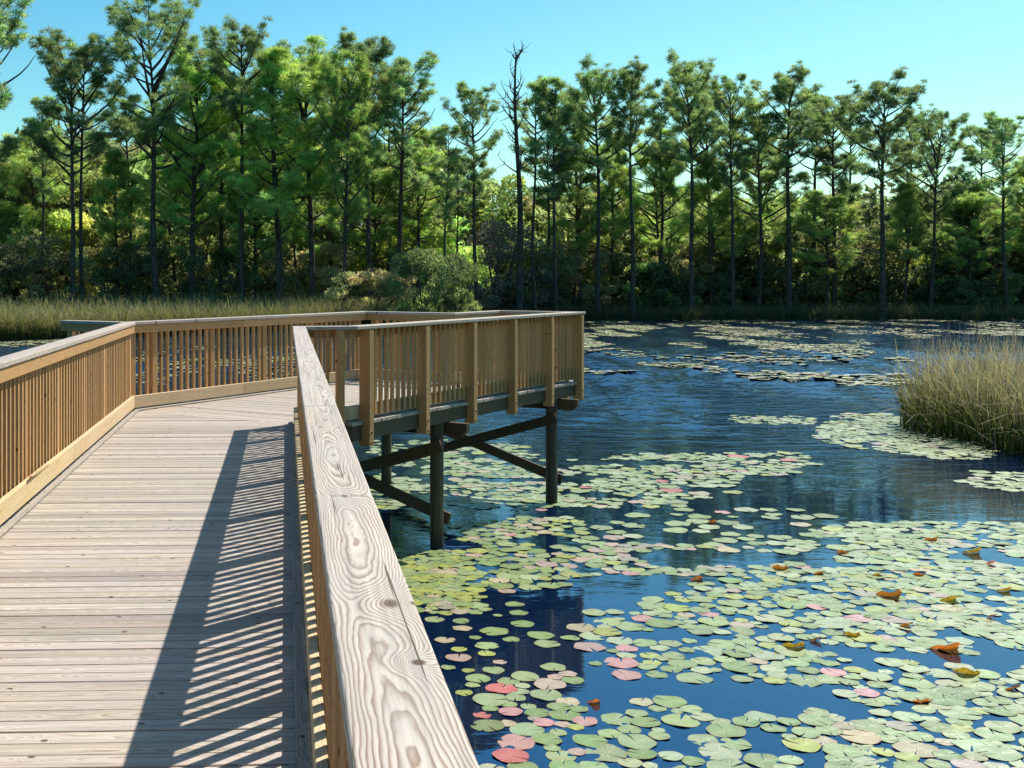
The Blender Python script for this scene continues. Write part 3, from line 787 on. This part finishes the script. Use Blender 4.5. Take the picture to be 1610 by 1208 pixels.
for a in [
  ('olivetall', 15, 235, 86, 'olive broadleaf tree at the left picture edge', 1.2),
  ('dark', 30, 370, 76, 'dark shrub at the foot of the left edge tree', 1.3),
  ('light', 75, 330, 84, 'pale green shrub behind the dark one at far left', 1.2),
  ('grey', 95, 395, 77, 'grey green shrub left of the trunk pair', 1.1),
  ('olivetall', 175, 270, 90, 'olive tree behind the gap right of the trunk pair', 1.0),
  ('olive', 175, 375, 80, 'olive shrub between the trunk pair and the tallest trunk', 1.2),
  ('dark', 215, 385, 78, 'dark shrub left of the tallest trunk foot', 1.0),
  ('dark', 305, 335, 82, 'tall dark shrub right of the tallest trunk foot', 1.0),
  ('olive', 350, 370, 84, 'olive shrub below the left bright pines', 1.1),
  ('dark', 400, 390, 80, 'dark low shrub below the bright cone pine', 1.2),
  ('lighttall', 460, 300, 90, 'yellow green broadleaf tree behind the bright pines', 1.0),
  ('grey', 490, 380, 83, 'pale greyish shrub lit by sun below the bright group', 1.2),
  ('light', 600, 370, 88, 'bright yellow green shrub left of the willow bush', 1.2),
  ('olivetall', 640, 290, 94, 'olive tree behind the willow bush', 1.3),
  ('grey', 590, 418, 80, 'greyish thicket left of the willow bush', 1.4),
  ('willow', 668, 394, 76, 'large rounded willow bush of fine upright leaves at the bend of the shore', .92),
  ('light', 690, 345, 90, 'pale green shrub rising behind the willow bush', 1.0),
  ('twig', 785, 345, 88, 'leafless grey twiggy shrub beside the dead pine', 1.2),
  ('lighttall', 770, 270, 98, 'yellow green tree behind the leafless twiggy shrub', 1.3),
  ('dark', 845, 385, 90, 'dark shrub right of the dead pine', .9),
  ('olive', 880, 330, 95, 'olive shrub behind the thin pines', 1.1),
  ('grey', 915, 390, 92, 'greyish shrub left of the stout pine foot', 1.0),
  ('lighttall', 1010, 300, 102, 'yellow green tree in the right half behind the straight pine', 1.2),
  ('light', 1010, 415, 93, 'bright low shrub at the foot of the straight pine', 1.1),
  ('grey', 1065, 400, 95, 'grey green shrub left of the highest right pine foot', 1.2),
  ('olivetall', 1110, 310, 104, 'olive tree behind the highest right pine', 1.2),
  ('dark', 1130, 380, 97, 'dark shrub under the ragged crowned pine', 1.2),
  ('dark', 1215, 360, 97, 'dark shrub under the domed pine', 1.3),
  ('olivetall', 1235, 320, 106, 'olive tree behind the domed pine', 1.3),
  ('light', 1290, 425, 95, 'small bright shrub catching sun left of the thick trunk', .9),
  ('dark', 1320, 355, 98, 'dark shrub left of the thick trunk', 1.3),
  ('lighttall', 1440, 295, 104, 'yellow green tree behind the leaning pine', 1.2),
  ('light', 1470, 400, 96, 'light green shrub right of the thick trunk', 1.1),
  ('olive', 1400, 385, 98, 'olive shrub behind the thick trunk foot', 1.1),
  ('olivetall', 1530, 320, 104, 'olive tree before the right picture edge', 1.2),
  ('dark', 1530, 390, 96, 'dark shrub between the last two tall pines', 1.1),
  ('grey', 1600, 380, 96, 'grey green shrub at the right picture edge', 1.1),
  ('olivetall', 1660, 290, 100, 'olive tree just beyond the right picture edge', 1.2),
  ('olivetall', -50, 230, 84, 'olive tree just beyond the left picture edge', 1.2)]:
    bush(*a)
# the wood behind reads as one mass: one object
def gather(protos, spots):
    Vs, Fs, Ts, n = [], [], [], 0
    for (me, x, y, z, s, wd, rot) in spots:
        nv = len(me.vertices); v = np.empty(nv * 3, np.float32); me.vertices.foreach_get('co', v); v = v.reshape(-1, 3)
        t_ = np.empty(nv * 4, np.float32); me.attributes['tint'].data.foreach_get('color', t_); t_ = t_.reshape(-1, 4)[:, :3]
        v = v.reshape(-1, 3, 3); t_ = t_.reshape(-1, 3, 3)
        keep = rng.random(len(v)) < .45; v = v[keep]; t_ = t_[keep]
        c = v.mean(1, keepdims=True); v = c + (v - c) * 1.5
        ca, sa = math.cos(rot), math.sin(rot); sx = s * wd
        v = np.stack([(v[..., 0] * ca - v[..., 1] * sa) * sx + x, (v[..., 0] * sa + v[..., 1] * ca) * sx + y, v[..., 2] * s + z], -1)
        Vs.append(v.reshape(-1, 3)); Ts.append(t_.reshape(-1, 3) * rng.uniform(.6, 1.25) * np.array([.92, 1.0, 1.05])); Fs.append(np.arange(len(v) * 3).reshape(-1, 3) + n); n += len(v) * 3
    return np.concatenate(Vs), np.concatenate(Fs), np.concatenate(Ts)
spots = []
for k in range(150):
    Y = rng.uniform(100, 150); X = rng.uniform(-48, 78) * (Y / 100)
    px = PX + F * X / Y
    lim = np.interp(px, [-200, 200, 560, 680, 760, 900, 1500, 1700], [230, 200, 190, 285, 300, 290, 285, 260])
    top = lim + abs(rng.normal()) * 45
    H = HW + (PY - top) / F * Y - .6
    if rng.random() < .5: key = random.choice(['mid1', 'mid2', 'full3']); me, nh, wd = PN[key][1], NATH[key], 1.2
    else: key = random.choice(['olivetall', 'lighttall', 'olive', 'dark', 'grey']); me, nh, wd = BU[key][1], BH[key], 1.5
    spots.append((me, X, Y, .6, H / nh, wd * min(1.6, max(.8, 8 / H)), rng.random() * 6.28))
for k in range(170):       # low thicket
    Y = rng.uniform(96, 125); X = rng.uniform(-45, 72) * (Y / 100); H = rng.uniform(2.5, 5.5)
    key = random.choice(['dark', 'dark', 'olive', 'grey', 'dark']); spots.append((BU[key][1], X, Y, .5, H / BH[key], 1.3, rng.random() * 6.28))
V, Fc, T = gather(None, spots)
tv = []
for k in range(230):                     # bare trunks standing inside the wood
    Y = rng.uniform(97, 128); X = rng.uniform(-46, 74) * Y / 100; H = rng.uniform(7, 15); wd = rng.uniform(.07, .17); lx, ly = rng.normal(size=2) * .5
    for a in (0, 2.094, 4.189):
        c0, s0, c1, s1 = math.cos(a), math.sin(a), math.cos(a + 2.094), math.sin(a + 2.094)
        p0, p1, p2 = (X + wd * c0, Y + wd * s0, .3), (X + wd * c1, Y + wd * s1, .3), (X + lx, Y + ly, H)
        tv += [p0, p1, p2]
Fc = np.concatenate([Fc, np.arange(len(tv)).reshape(-1, 3) + len(V)]); V = np.concatenate([V, np.array(tv)]); T = np.concatenate([T, np.tile(np.array((.035, .028, .022)), (len(tv), 1))])
o = bpy.data.objects.new('distant_wood', tri_mesh('distant_wood', V, Fc, T, M_leaf)); COL.objects.link(o)
tag(o, 'dense mixed wood behind the shoreline pines', 'wood', kind='stuff')

# ------------------------------------------------------------------ reeds and marsh grass
def grass(name, n, sampler, hfun, wfun, cols, label, cat, lean=.35, segs=4, kind='stuff', curl=.6):
    P = sampler(n); n = len(P)
    Hh = hfun(n); Wd = wfun(n)
    az = rng.random(n) * 6.283; ln = np.abs(rng.normal(size=n)) * lean
    hd = np.stack([np.cos(az), np.sin(az), np.zeros(n)], 1)
    sd_ = np.stack([-np.sin(az + rng.normal(size=n)), np.cos(az + rng.normal(size=n)), np.zeros(n)], 1)
    sd_ /= np.linalg.norm(sd_, axis=1)[:, None]
    ts = np.linspace(0, 1, segs + 1)
    cu = curl * np.abs(rng.normal(size=n))
    V = []; T = []
    ca, cb = np.array(cols[0]), np.array(cols[1])
    pick = rng.random(n)[:, None]
    base = ca[0] + (ca[1] - ca[0]) * pick; tipc = cb[0] + (cb[1] - cb[0]) * pick
    for t_ in ts:
        off = ln * t_ + cu * t_ ** 2.5 * .6
        zz = Hh * (t_ - .35 * cu * t_ ** 3)
        c = P + hd * (off * Hh)[:, None]; c[:, 2] += zz
        hw = (Wd * (1 - .85 * t_ ** 1.5))[:, None] / 2
        V += [c - sd_ * hw, c + sd_ * hw]
        col = base + (tipc - base) * min(1, max(0, (t_ - .36) / .62))
        col = col * rng.uniform(.8, 1.2, (n, 1)); T += [col, col]
    V = np.stack(V, 1); T = np.stack(T, 1); k = 2 * (segs + 1)
    Fc = np.concatenate([np.stack([np.arange(n) * k + 2 * s, np.arange(n) * k + 2 * s + 1, np.arange(n) * k + 2 * s + 3, np.arange(n) * k + 2 * s + 2], 1) for s in range(segs)])
    o = bpy.data.objects.new(name, tri_mesh(name, V.reshape(-1, 3), Fc, T.reshape(-1, 3), M_reed)); COL.objects.link(o)
    tag(o, label, cat, kind=kind); return o
def samp_left(n):
    x = rng.uniform(-40, 6, n); y = shore(x) - 1.0 + rng.random(n) ** 2.2 * 18
    return np.stack([x, y, gz(x, y) - .05], 1)
grass('marsh_grass', 40000, samp_left, lambda n: rng.uniform(.7, 2.1, n), lambda n: rng.uniform(.025, .07, n),
      (((.07, .09, .03), (.13, .12, .05)), ((.23, .25, .09), (.50, .41, .24))), 'straw coloured marsh grass on the left bank', 'grass', .3, 3)
def samp_right(n):
    x = rng.uniform(0, 75, n); y = shore(x) - .8 + rng.random(n) * 7
    return np.stack([x, y, gz(x, y) - .05], 1)
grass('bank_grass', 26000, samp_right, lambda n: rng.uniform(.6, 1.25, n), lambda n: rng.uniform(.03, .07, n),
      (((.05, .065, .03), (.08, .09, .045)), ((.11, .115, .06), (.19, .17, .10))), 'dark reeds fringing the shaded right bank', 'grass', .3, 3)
def samp_isle(n):
    a = []
    while len(a) < n:
        x = rng.uniform(11, 23); y = rng.uniform(19, 31)
        e = ((x - 17.4) / 5.2) ** 2 + ((y - 24.6) / 5.1) ** 2 + .18 * mnoise.noise(Vector((x * .7, y * .7, 2)))
        if e < 1: a.append((x, y, -.05))
    return np.array(a)
grass('reeds', 18000, samp_isle, lambda n: rng.uniform(.5, 2.12, n), lambda n: rng.uniform(.012, .032, n),
      (((.026, .060, .010), (.085, .10, .026)), ((.34, .28, .14), (.86, .70, .54))), 'straw topped reeds standing in the water at the right edge', 'reeds', .17, 6, curl=.6)
grass('reeds', 1700, samp_isle, lambda n: rng.uniform(1.7, 2.45, n), lambda n: rng.uniform(.008, .016, n),
      (((.10, .09, .04), (.16, .12, .06)), ((.34, .21, .17), (.52, .37, .30))), 'thin reddish seed stalks above the reeds at the right edge', 'reeds', .10, 4, curl=.15)

grass('reeds', 1400, samp_isle, lambda n: rng.uniform(.5, 1.3, n), lambda n: rng.uniform(.012, .03, n),
      (((.10, .09, .04), (.25, .20, .11)), ((.40, .32, .20), (.70, .58, .42))), 'bent dead straw leaves among the reeds at the right edge', 'reeds', .95, 5, curl=1.3)
# ------------------------------------------------------------------ lily pads
GREENS = [((.20, .265, .105), 'pale green'), ((.145, .215, .06), 'green'), ((.265, .32, .175), 'whitish green'), ((.25, .285, .045), 'yellowish green'),
          ((.34, .28, .17), 'tan'), ((.33, .23, .19), 'dusky pink'), ((.38, .085, .085), 'red'), ((.40, .19, .19), 'pink'), ((.24, .22, .16), 'grey brown')]
def pad_mesh(x, y, r, tint, tilt=.018, dome=.0, z=.006, curl=0.):
    n = 22; a0 = rng.random() * 6.283; notch = rng.uniform(.03, .12)
    A_ = a0 + notch + (2 * math.pi - 2 * notch) * np.arange(n + 1) / n
    el = rng.uniform(.95, 1.05); rot = rng.random() * 3.14; ph = rng.random(3) * 6.28
    rings = [.0, .35, .72, 1.0]
    z += float(waves(x, y)) + (.003 if y > 30 else 0)
    V = []; PC = []; ta = rng.random() * 6.28; tl = rng.normal() * tilt
    for ri in rings:
        for a in A_:
            rad = ri * r * (1 + .035 * math.sin(3 * a + ph[0]) + .025 * math.sin(5 * a + ph[1]))
            dx, dy = rad * math.cos(a - rot) * el, rad * math.sin(a - rot) / el
            xx, yy = dx * math.cos(rot) - dy * math.sin(rot), dx * math.sin(rot) + dy * math.cos(rot)
            zz = (math.cos(ta) * xx + math.sin(ta) * yy) * tl + r * .028 * ri ** 3 * (.5 + math.sin(4 * a + ph[2])) + dome * r * ri ** 2
            if curl:
                sgn = math.cos(ta) * xx + math.sin(ta) * yy; zz += max(0, sgn) ** 1.5 * curl
            V.append((x + xx, y + yy, z + max(zz, -.002 if y < 30 else -.006))); PC.append((a, ri, ph[0]))
    m = n + 1
    Fc = [(k * m + j, k * m + j + 1, (k + 1) * m + j + 1, (k + 1) * m + j) for k in range(3) for j in range(n)]
    return np.array(V), np.array(Fc)[:, ::-1], np.tile(np.array(tint), (len(V), 1)), np.array(PC), a0 
def pad_obj(name, parts):
    Vs, Fs, Ts, Ps, n = [], [], [], [], 0
    for V, Fc, T, P_, _ in parts:
        Vs.append(V); Fs.append(Fc + n); Ts.append(T); Ps.append(P_); n += len(V)
    V = np.concatenate(Vs)
    me = tri_mesh(name, V, np.concatenate(Fs)[:, ::-1], np.concatenate(Ts), M_pad, True)
    a = me.attributes.new('pc', 'FLOAT_VECTOR', 'POINT'); a.data.foreach_set('vector', np.concatenate(Ps).astype(np.float32).ravel())
    o = bpy.data.objects.new(name, me); COL.objects.link(o); return o
def inpoly(px, py, poly):
    c = False; j = len(poly) - 1
    for i in range(len(poly)):
        xi, yi = poly[i]; xj, yj = poly[j]
        if (yi > py) != (yj > py) and px < (xj - xi) * (py - yi) / (yj - yi) + xi: c = not c
        j = i
    return c
G0 = [.38, .20, .29, .06, .03, .02, .001, .005, .014]
GY_ = [.25, .30, .0, .38, .05, .0, .0, .0, .02]
GP = [.26, .16, .14, .02, .13, .18, .01, .03, .07]
REG = [  # name, polygon in photo pixels, tries, radius range, closeness, gap noise threshold, colour weights
 ('in the yellowish raft beside the near railing', [(600, 868), (700, 866), (735, 880), (700, 925), (735, 960), (600, 965)], 5000, (.07, .12), .62, -1, GY_),
 ('in the platform reflection', [(690, 925), (915, 925), (915, 1060), (700, 1060)], 1200, (.07, .14), 1.25, .02, [.35, .3, .0, .1, .1, .13, 0, .02, 0]),
 ('between the platform reflection and the piles', [(690, 835), (890, 800), (915, 900), (870, 925), (740, 920), (690, 880)], 2500, (.08, .14), .72, -.12, [.25, .28, .1, .2, .05, .1, 0, .02, 0]),
 ('near the bottom edge beside the railing', [(740, 1060), (930, 1060), (940, 1208), (770, 1215), (745, 1130)], 1800, (.09, .15), .8, -.15, [.33, .34, .08, .06, .06, .07, .03, .02, .01]),
 ('in the dense raft on the right', [(1240, 860), (1330, 825), (1640, 822), (1640, 1015), (1500, 1020), (1290, 975), (1180, 905)], 9000, (.085, .165), .68, -.25, G0),
 ('in the middle raft right of the reflection', [(985, 965), (1180, 905), (1290, 975), (1500, 1020), (1420, 1075), (1120, 1075), (960, 1040), (920, 985)], 5000, (.08, .155), .78, -.12, G0),
 ('in the lower right raft', [(1240, 1075), (1420, 1075), (1500, 1020), (1640, 1015), (1640, 1225), (1330, 1225)], 4200, (.08, .165), .72, -.20, G0),
 ('on open water near the bottom edge', [(930, 1045), (1120, 1075), (1240, 1075), (1330, 1225), (930, 1225)], 2600, (.075, .15), .80, -.10, G0),
 ('in the pinkish row in mid pond', [(885, 865), (1130, 855), (1180, 905), (1010, 905), (900, 900)], 2200, (.08, .14), .72, -.12, GP),
 ('scattered in mid pond', [(930, 795), (1290, 805), (1300, 860), (890, 865), (890, 820)], 1500, (.11, .18), 1.0, .05, G0),
 ('in the band beyond the right pile', [(880, 760), (905, 725), (1040, 715), (1260, 712), (1250, 745), (1120, 775), (960, 800), (880, 800)], 5000, (.10, .17), .72, -.12, G0),
 ('behind the crossed braces', [(590, 800), (600, 700), (770, 690), (880, 740), (875, 800), (700, 800)], 5000, (.10, .16), .72, -.15, G0),
 ('in the narrow raft before the reeds', [(1285, 690), (1320, 655), (1400, 650), (1560, 715), (1500, 722), (1380, 705)], 6000, (.11, .18), .68, -.3, G0),
 ('in the thin streak left of the reeds', [(1150, 655), (1265, 655), (1268, 667), (1160, 664)], 1200, (.11, .17), .85, -1, G0),
 ('at the right edge below the reeds', [(1520, 752), (1640, 742), (1640, 772), (1540, 766)], 1500, (.11, .17), .8, -1, G0),
]
ZSHORT = {'in the yellowish raft beside the near railing': 'of railing raft', 'in the platform reflection': 'of platform reflection', 'between the platform reflection and the piles': 'of raft below piles',
 'near the bottom edge beside the railing': 'of cluster beside railing', 'in the dense raft on the right': 'of dense right raft', 'in the middle raft right of the reflection': 'of middle raft',
 'in the lower right raft': 'of lower right raft', 'on open water near the bottom edge': 'of bottom water', 'in the pinkish row in mid pond': 'of pinkish row', 'scattered in mid pond': 'of mid pond',
 'in the band beyond the right pile': 'of band beyond pile', 'behind the crossed braces': 'of raft behind braces', 'in the narrow raft before the reeds': 'of raft before reeds', 'in the thin streak left of the reeds': 'of streak beside reeds', 'at the right edge below the reeds': 'of raft below reeds'}
grid = {}
pads = []
def near_ok(x, y, r, k):
    cx, cy = int(x / .4), int(y / .4)
    for i in (-1, 0, 1):
        for j in (-1, 0, 1):
            for (a, b, c) in grid.get((cx + i, cy + j), ()):
                if (a - x) ** 2 + (b - y) ** 2 < (k * (r + c)) ** 2: return False
    grid.setdefault((cx, cy), []).append((x, y, r)); return True
def add_pad(x, y, r, ci, zone): pads.append((x, y, r, ci, zone))
# pads that stand out, placed one by one: (px, py, radius, colour)
HAND = [(758, 1125, .085, 6), (855, 1137, .10, 7), (985, 1062, .15, 7), (985, 1020, .12, 7), (965, 846, .17, 5), (1000, 790, .15, 5), (1160, 718, .25, 6), (1240, 724, .2, 6), (1055, 772, .22, 6),
        (840, 1130, .06, 8), (1310, 1058, .13, 7), (1350, 973, .16, 7), (1363, 1090, .12, 7), (1285, 955, .13, 7), (797, 930, .12, 5), (730, 1090, .085, 3), (850, 1000, .15, 1), (860, 1013, .14, 0), (870, 1050, .13, 0)]
for (px, py, r, ci) in HAND:
    r *= .82; p = at(px, py); near_ok(p[0], p[1], r, .5); add_pad(p[0], p[1], r, ci, 'hand')
for zone, poly, tries, (ra, rb), k, thr, wts in REG:
    W_ = np.array(wts) / sum(wts)
    c = np.array([at(a, b)[:2] for a, b in poly]); lo, hi = c.min(0), c.max(0)
    lo[0] = min(p[0] for p in c); hi[0] = max(p[0] for p in c)
    for _ in range(tries):
        x, y = rng.uniform(lo[0], hi[0]), rng.uniform(lo[1], hi[1])
        px, py = proj(x, y, 0)
        jx = max(4, (py - 500) * .03)
        if not inpoly(px + rng.normal() * jx * 1.6, py + rng.normal() * jx * .5, poly): continue
        if mnoise.noise(Vector((x * 1.1, y * 1.1, 5))) + .5 * mnoise.noise(Vector((x * 3, y * 3, 9))) < thr: continue
        r = rng.uniform(ra, rb) * (1 if rng.random() > .15 else .65)
        if near_ok(x, y, r, k): add_pad(x, y, r, int(rng.choice(9, p=W_)), zone)
near_pads = sorted([p for p in pads if -10 < proj(p[0], p[1], 0)[0] < 1625 and proj(p[0], p[1], 0)[1] < 1216], key=lambda p: -p[2] / p[1])[:290]
idn = {id(p) for p in near_pads}
far_pads = [p for p in pads if id(p) not in idn]
lab = []
ZN = {}
for p in near_pads: ZN.setdefault(p[4], []).append(proj(p[0], p[1], 0))
def third(v, vs, words):
    vs = sorted(vs); n = len(vs)
    return words[0] if v <= vs[n // 3] else words[2] if v >= vs[(2 * n) // 3] else words[1]
made = []
for (x, y, r, ci, zone) in near_pads:
    tn = np.array(GREENS[ci][0]) * rng.uniform(.85, 1.15) * (1 + rng.normal(size=3) * .05)
    part = pad_mesh(x, y, r, tn, z=rng.uniform(.001, .006))
    o = pad_obj('lily_pad', [part])
    sz = 'small' if r < .1 else 'large' if r > .145 else 'medium'
    px, py = proj(x, y, 0)
    an = part[4] % 6.283
    nt_ = 'notch on right' if an < .785 or an > 5.498 else 'notch facing away' if an < 2.356 else 'notch on left' if an < 3.927 else 'notch towards viewer'
    if zone == 'hand': zone = 'in mid pond'
    zs = ZN.get(zone, [(px, py)])
    if len(zs) > 8:
        pos = third(py, [q[1] for q in zs], ('back', 'middle', 'front')) + ' ' + third(px, [q[0] for q in zs], ('left', 'centre', 'right'))
        lb = f'{sz} {GREENS[ci][1]} pad, {nt_}, {pos} ' + ZSHORT.get(zone, zone)
    else: lb = f'{sz} {GREENS[ci][1]} pad, {nt_}, ' + ZSHORT.get(zone, zone).replace('of ', 'in ', 1)
    made.append((o, lb, px))
byl = {}
for m_ in made: byl.setdefault(m_[1], []).append(m_)
ORD = ('leftmost', 'second from left', 'third from left', 'fourth from left', 'fifth from left')
for lb, ms in byl.items():
    ms.sort(key=lambda q: q[2])
    for k, (o, _, px) in enumerate(ms):
        t_ = lb if len(ms) == 1 else lb + ', ' + ('left of two' if k == 0 else 'right of two') if len(ms) == 2 else lb + ', ' + ('rightmost' if k == len(ms) - 1 else ORD[min(k, 4)])
        tag(o, t_, 'lily pad', 'floating lily pads')
# far pads: thin streaks on the far water
FARP = [([(905, 507), (1620, 503), (1620, 512), (905, 515)], 1100, .05), ([(905, 512), (1330, 512), (1180, 530), (1340, 545), (1310, 575), (1180, 570), (1060, 562), (905, 560)], 1900, .0),
        ([(1300, 520), (1620, 515), (1620, 528), (1330, 545)], 420, .15), ([(1180, 586), (1290, 586), (1285, 600), (1185, 598)], 260, -1), ([(1310, 592), (1420, 592), (1410, 606), (1320, 606)], 260, -1),
        ([(905, 572), (1110, 575), (1110, 588), (905, 584)], 220, .05), ([(1320, 560), (1430, 558), (1430, 580), (1330, 580)], 260, .1),
        ([(215, 545), (470, 545), (470, 605), (215, 605)], 420, .0), ([(-40, 530), (120, 532), (110, 540), (-40, 545)], 150, 0)]
for poly, cnt, thr in FARP:
    c = np.array([at(a, b)[:2] for a, b in poly]); lo, hi = c.min(0), c.max(0); got = 0; tr_ = 0
    while got < cnt and tr_ < cnt * 40:
        tr_ += 1
        x, y = rng.uniform(lo[0], hi[0]), rng.uniform(lo[1], hi[1]); px, py = proj(x, y, 0)
        if not inpoly(px + rng.normal() * 25, py + rng.normal() * 2.0, poly): continue
        if mnoise.noise(Vector((x * .30, y * .12, 5))) + .5 * mnoise.noise(Vector((x * .9, y * .35, 1))) < thr: continue
        rr_ = rng.uniform(.13, .22)
        if not near_ok(x, y, rr_, .62): continue
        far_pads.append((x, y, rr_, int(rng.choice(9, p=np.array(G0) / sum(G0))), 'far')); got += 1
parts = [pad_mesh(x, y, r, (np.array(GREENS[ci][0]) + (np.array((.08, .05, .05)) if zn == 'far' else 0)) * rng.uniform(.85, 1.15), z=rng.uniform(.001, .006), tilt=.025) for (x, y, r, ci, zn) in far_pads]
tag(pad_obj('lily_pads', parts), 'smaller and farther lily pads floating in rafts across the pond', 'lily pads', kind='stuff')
# upturned, curled leaves standing out of the raft
def upturned(px, py, r, tint, label, az, open_=.9):
    """a leaf rolled up on edge"""
    p = at(px, py); n = 14; V = []; PC = []
    for i in range(n + 1):
        a = -open_ * 1.35 + 2 * open_ * 1.35 * i / n
        for j in range(7):
            s = j / 6
            wv = r * (1 - .25 * s) * math.sin(a) * (1 + .1 * math.sin(5 * s + az))
            dp = r * .75 * (1 - math.cos(a)) * (.6 + .4 * s)
            zz = r * (.08 + (.62 + .12 * math.sin(3 * a + az * 9)) * s * math.cos(a * .62)) - r * .06
            x_, y_ = wv, dp - r * .85 * s * s
            V.append((p[0] + x_ * math.cos(az) - y_ * math.sin(az), p[1] + x_ * math.sin(az) + y_ * math.cos(az), max(-.01, zz))); PC.append((0, s * .9, az))
    Fc = np.array([(i * 7 + j, (i + 1) * 7 + j, (i + 1) * 7 + j + 1, i * 7 + j + 1) for i in range(n) for j in range(6)])
    o = pad_obj('upturned_leaf', [(np.array(V), Fc, np.tile(np.array(tint), (len(V), 1)), np.array(PC), 0)])
    o.data.materials[0] = M_curl
    tag(o, label, 'lily leaf', 'curled lily leaves raised above the rafts'); return o
BR, OR, OLV = (.22, .10, .025), (.36, .13, .025), (.24, .20, .03)
for a in [(1120, 560 + 262, .10, BR, 'small brown curled leaf on the open water left of the dense raft', .3), (1380, 905, .10, OLV, 'small olive curled leaf behind the wide folded one', .6),
          (1445, 905, .09, BR, 'small brown leaf between the wide folded and the olive upright leaf', -.3), (1580, 930, .12, OLV, 'olive leaf raised at the right side of the dense raft', .2),
          (1425, 985, .10, BR, 'small brown curled leaf at the lower middle of the dense raft', .5), (1340, 1000, .11, OLV, 'low olive leaf right of the small dark one', -.2),
          (1590, 1085, .11, BR, 'brown leaf near the right edge on the lower right raft', .7), (1450, 1105, .10, OR, 'small orange leaf on the lower right raft', .1),
          (1325, 870, .10, BR, 'small brown leaf at the upper left rim of the dense raft', -.4), (935, 1105, .085, OR, 'orange brown curled leaf upright near the platform reflection', .3), (1228, 895, .13, BR, 'brown curled leaf at the left end of the dense raft', -.2),
          (1289, 903, .10, BR, 'small brown curled leaf right of the first one in the dense raft', .5), (1400, 938, .19, BR, 'wide brown folded leaf in the middle of the dense raft', 0.),
          (1495, 945, .16, OLV, 'olive green upright leaf standing highest in the dense raft', .4), (1490, 1022, .19, OR, 'broad orange brown leaf arching over the lower edge of the dense raft', .1),
          (1281, 1008, .10, BR, 'small dark brown leaf on the middle raft', .8), (1250, 1018, .15, OLV, 'low olive brown curled leaf left of the small dark one', .0),
          (1530, 870, .17, OLV, 'olive folded leaf at the back of the dense raft', .2), (1557, 972, .10, OR, 'small orange curled leaf near the right edge of the raft', .9),
          (1520, 1060, .15, OLV, 'olive brown crumpled leaf on the lower right raft', -.4), (1097, 912, .12, BR, 'brown curled leaf standing beside the pinkish row', .4),
          (1465, 850, .12, BR, 'brown folded leaf at the far edge of the dense raft', 0.), (1555, 890, .13, (.55, .30, .32), 'pinkish rolled leaf standing at the back right of the dense raft', 1.2)]:
    upturned(a[0], a[1], a[2] * .72, *a[3:])
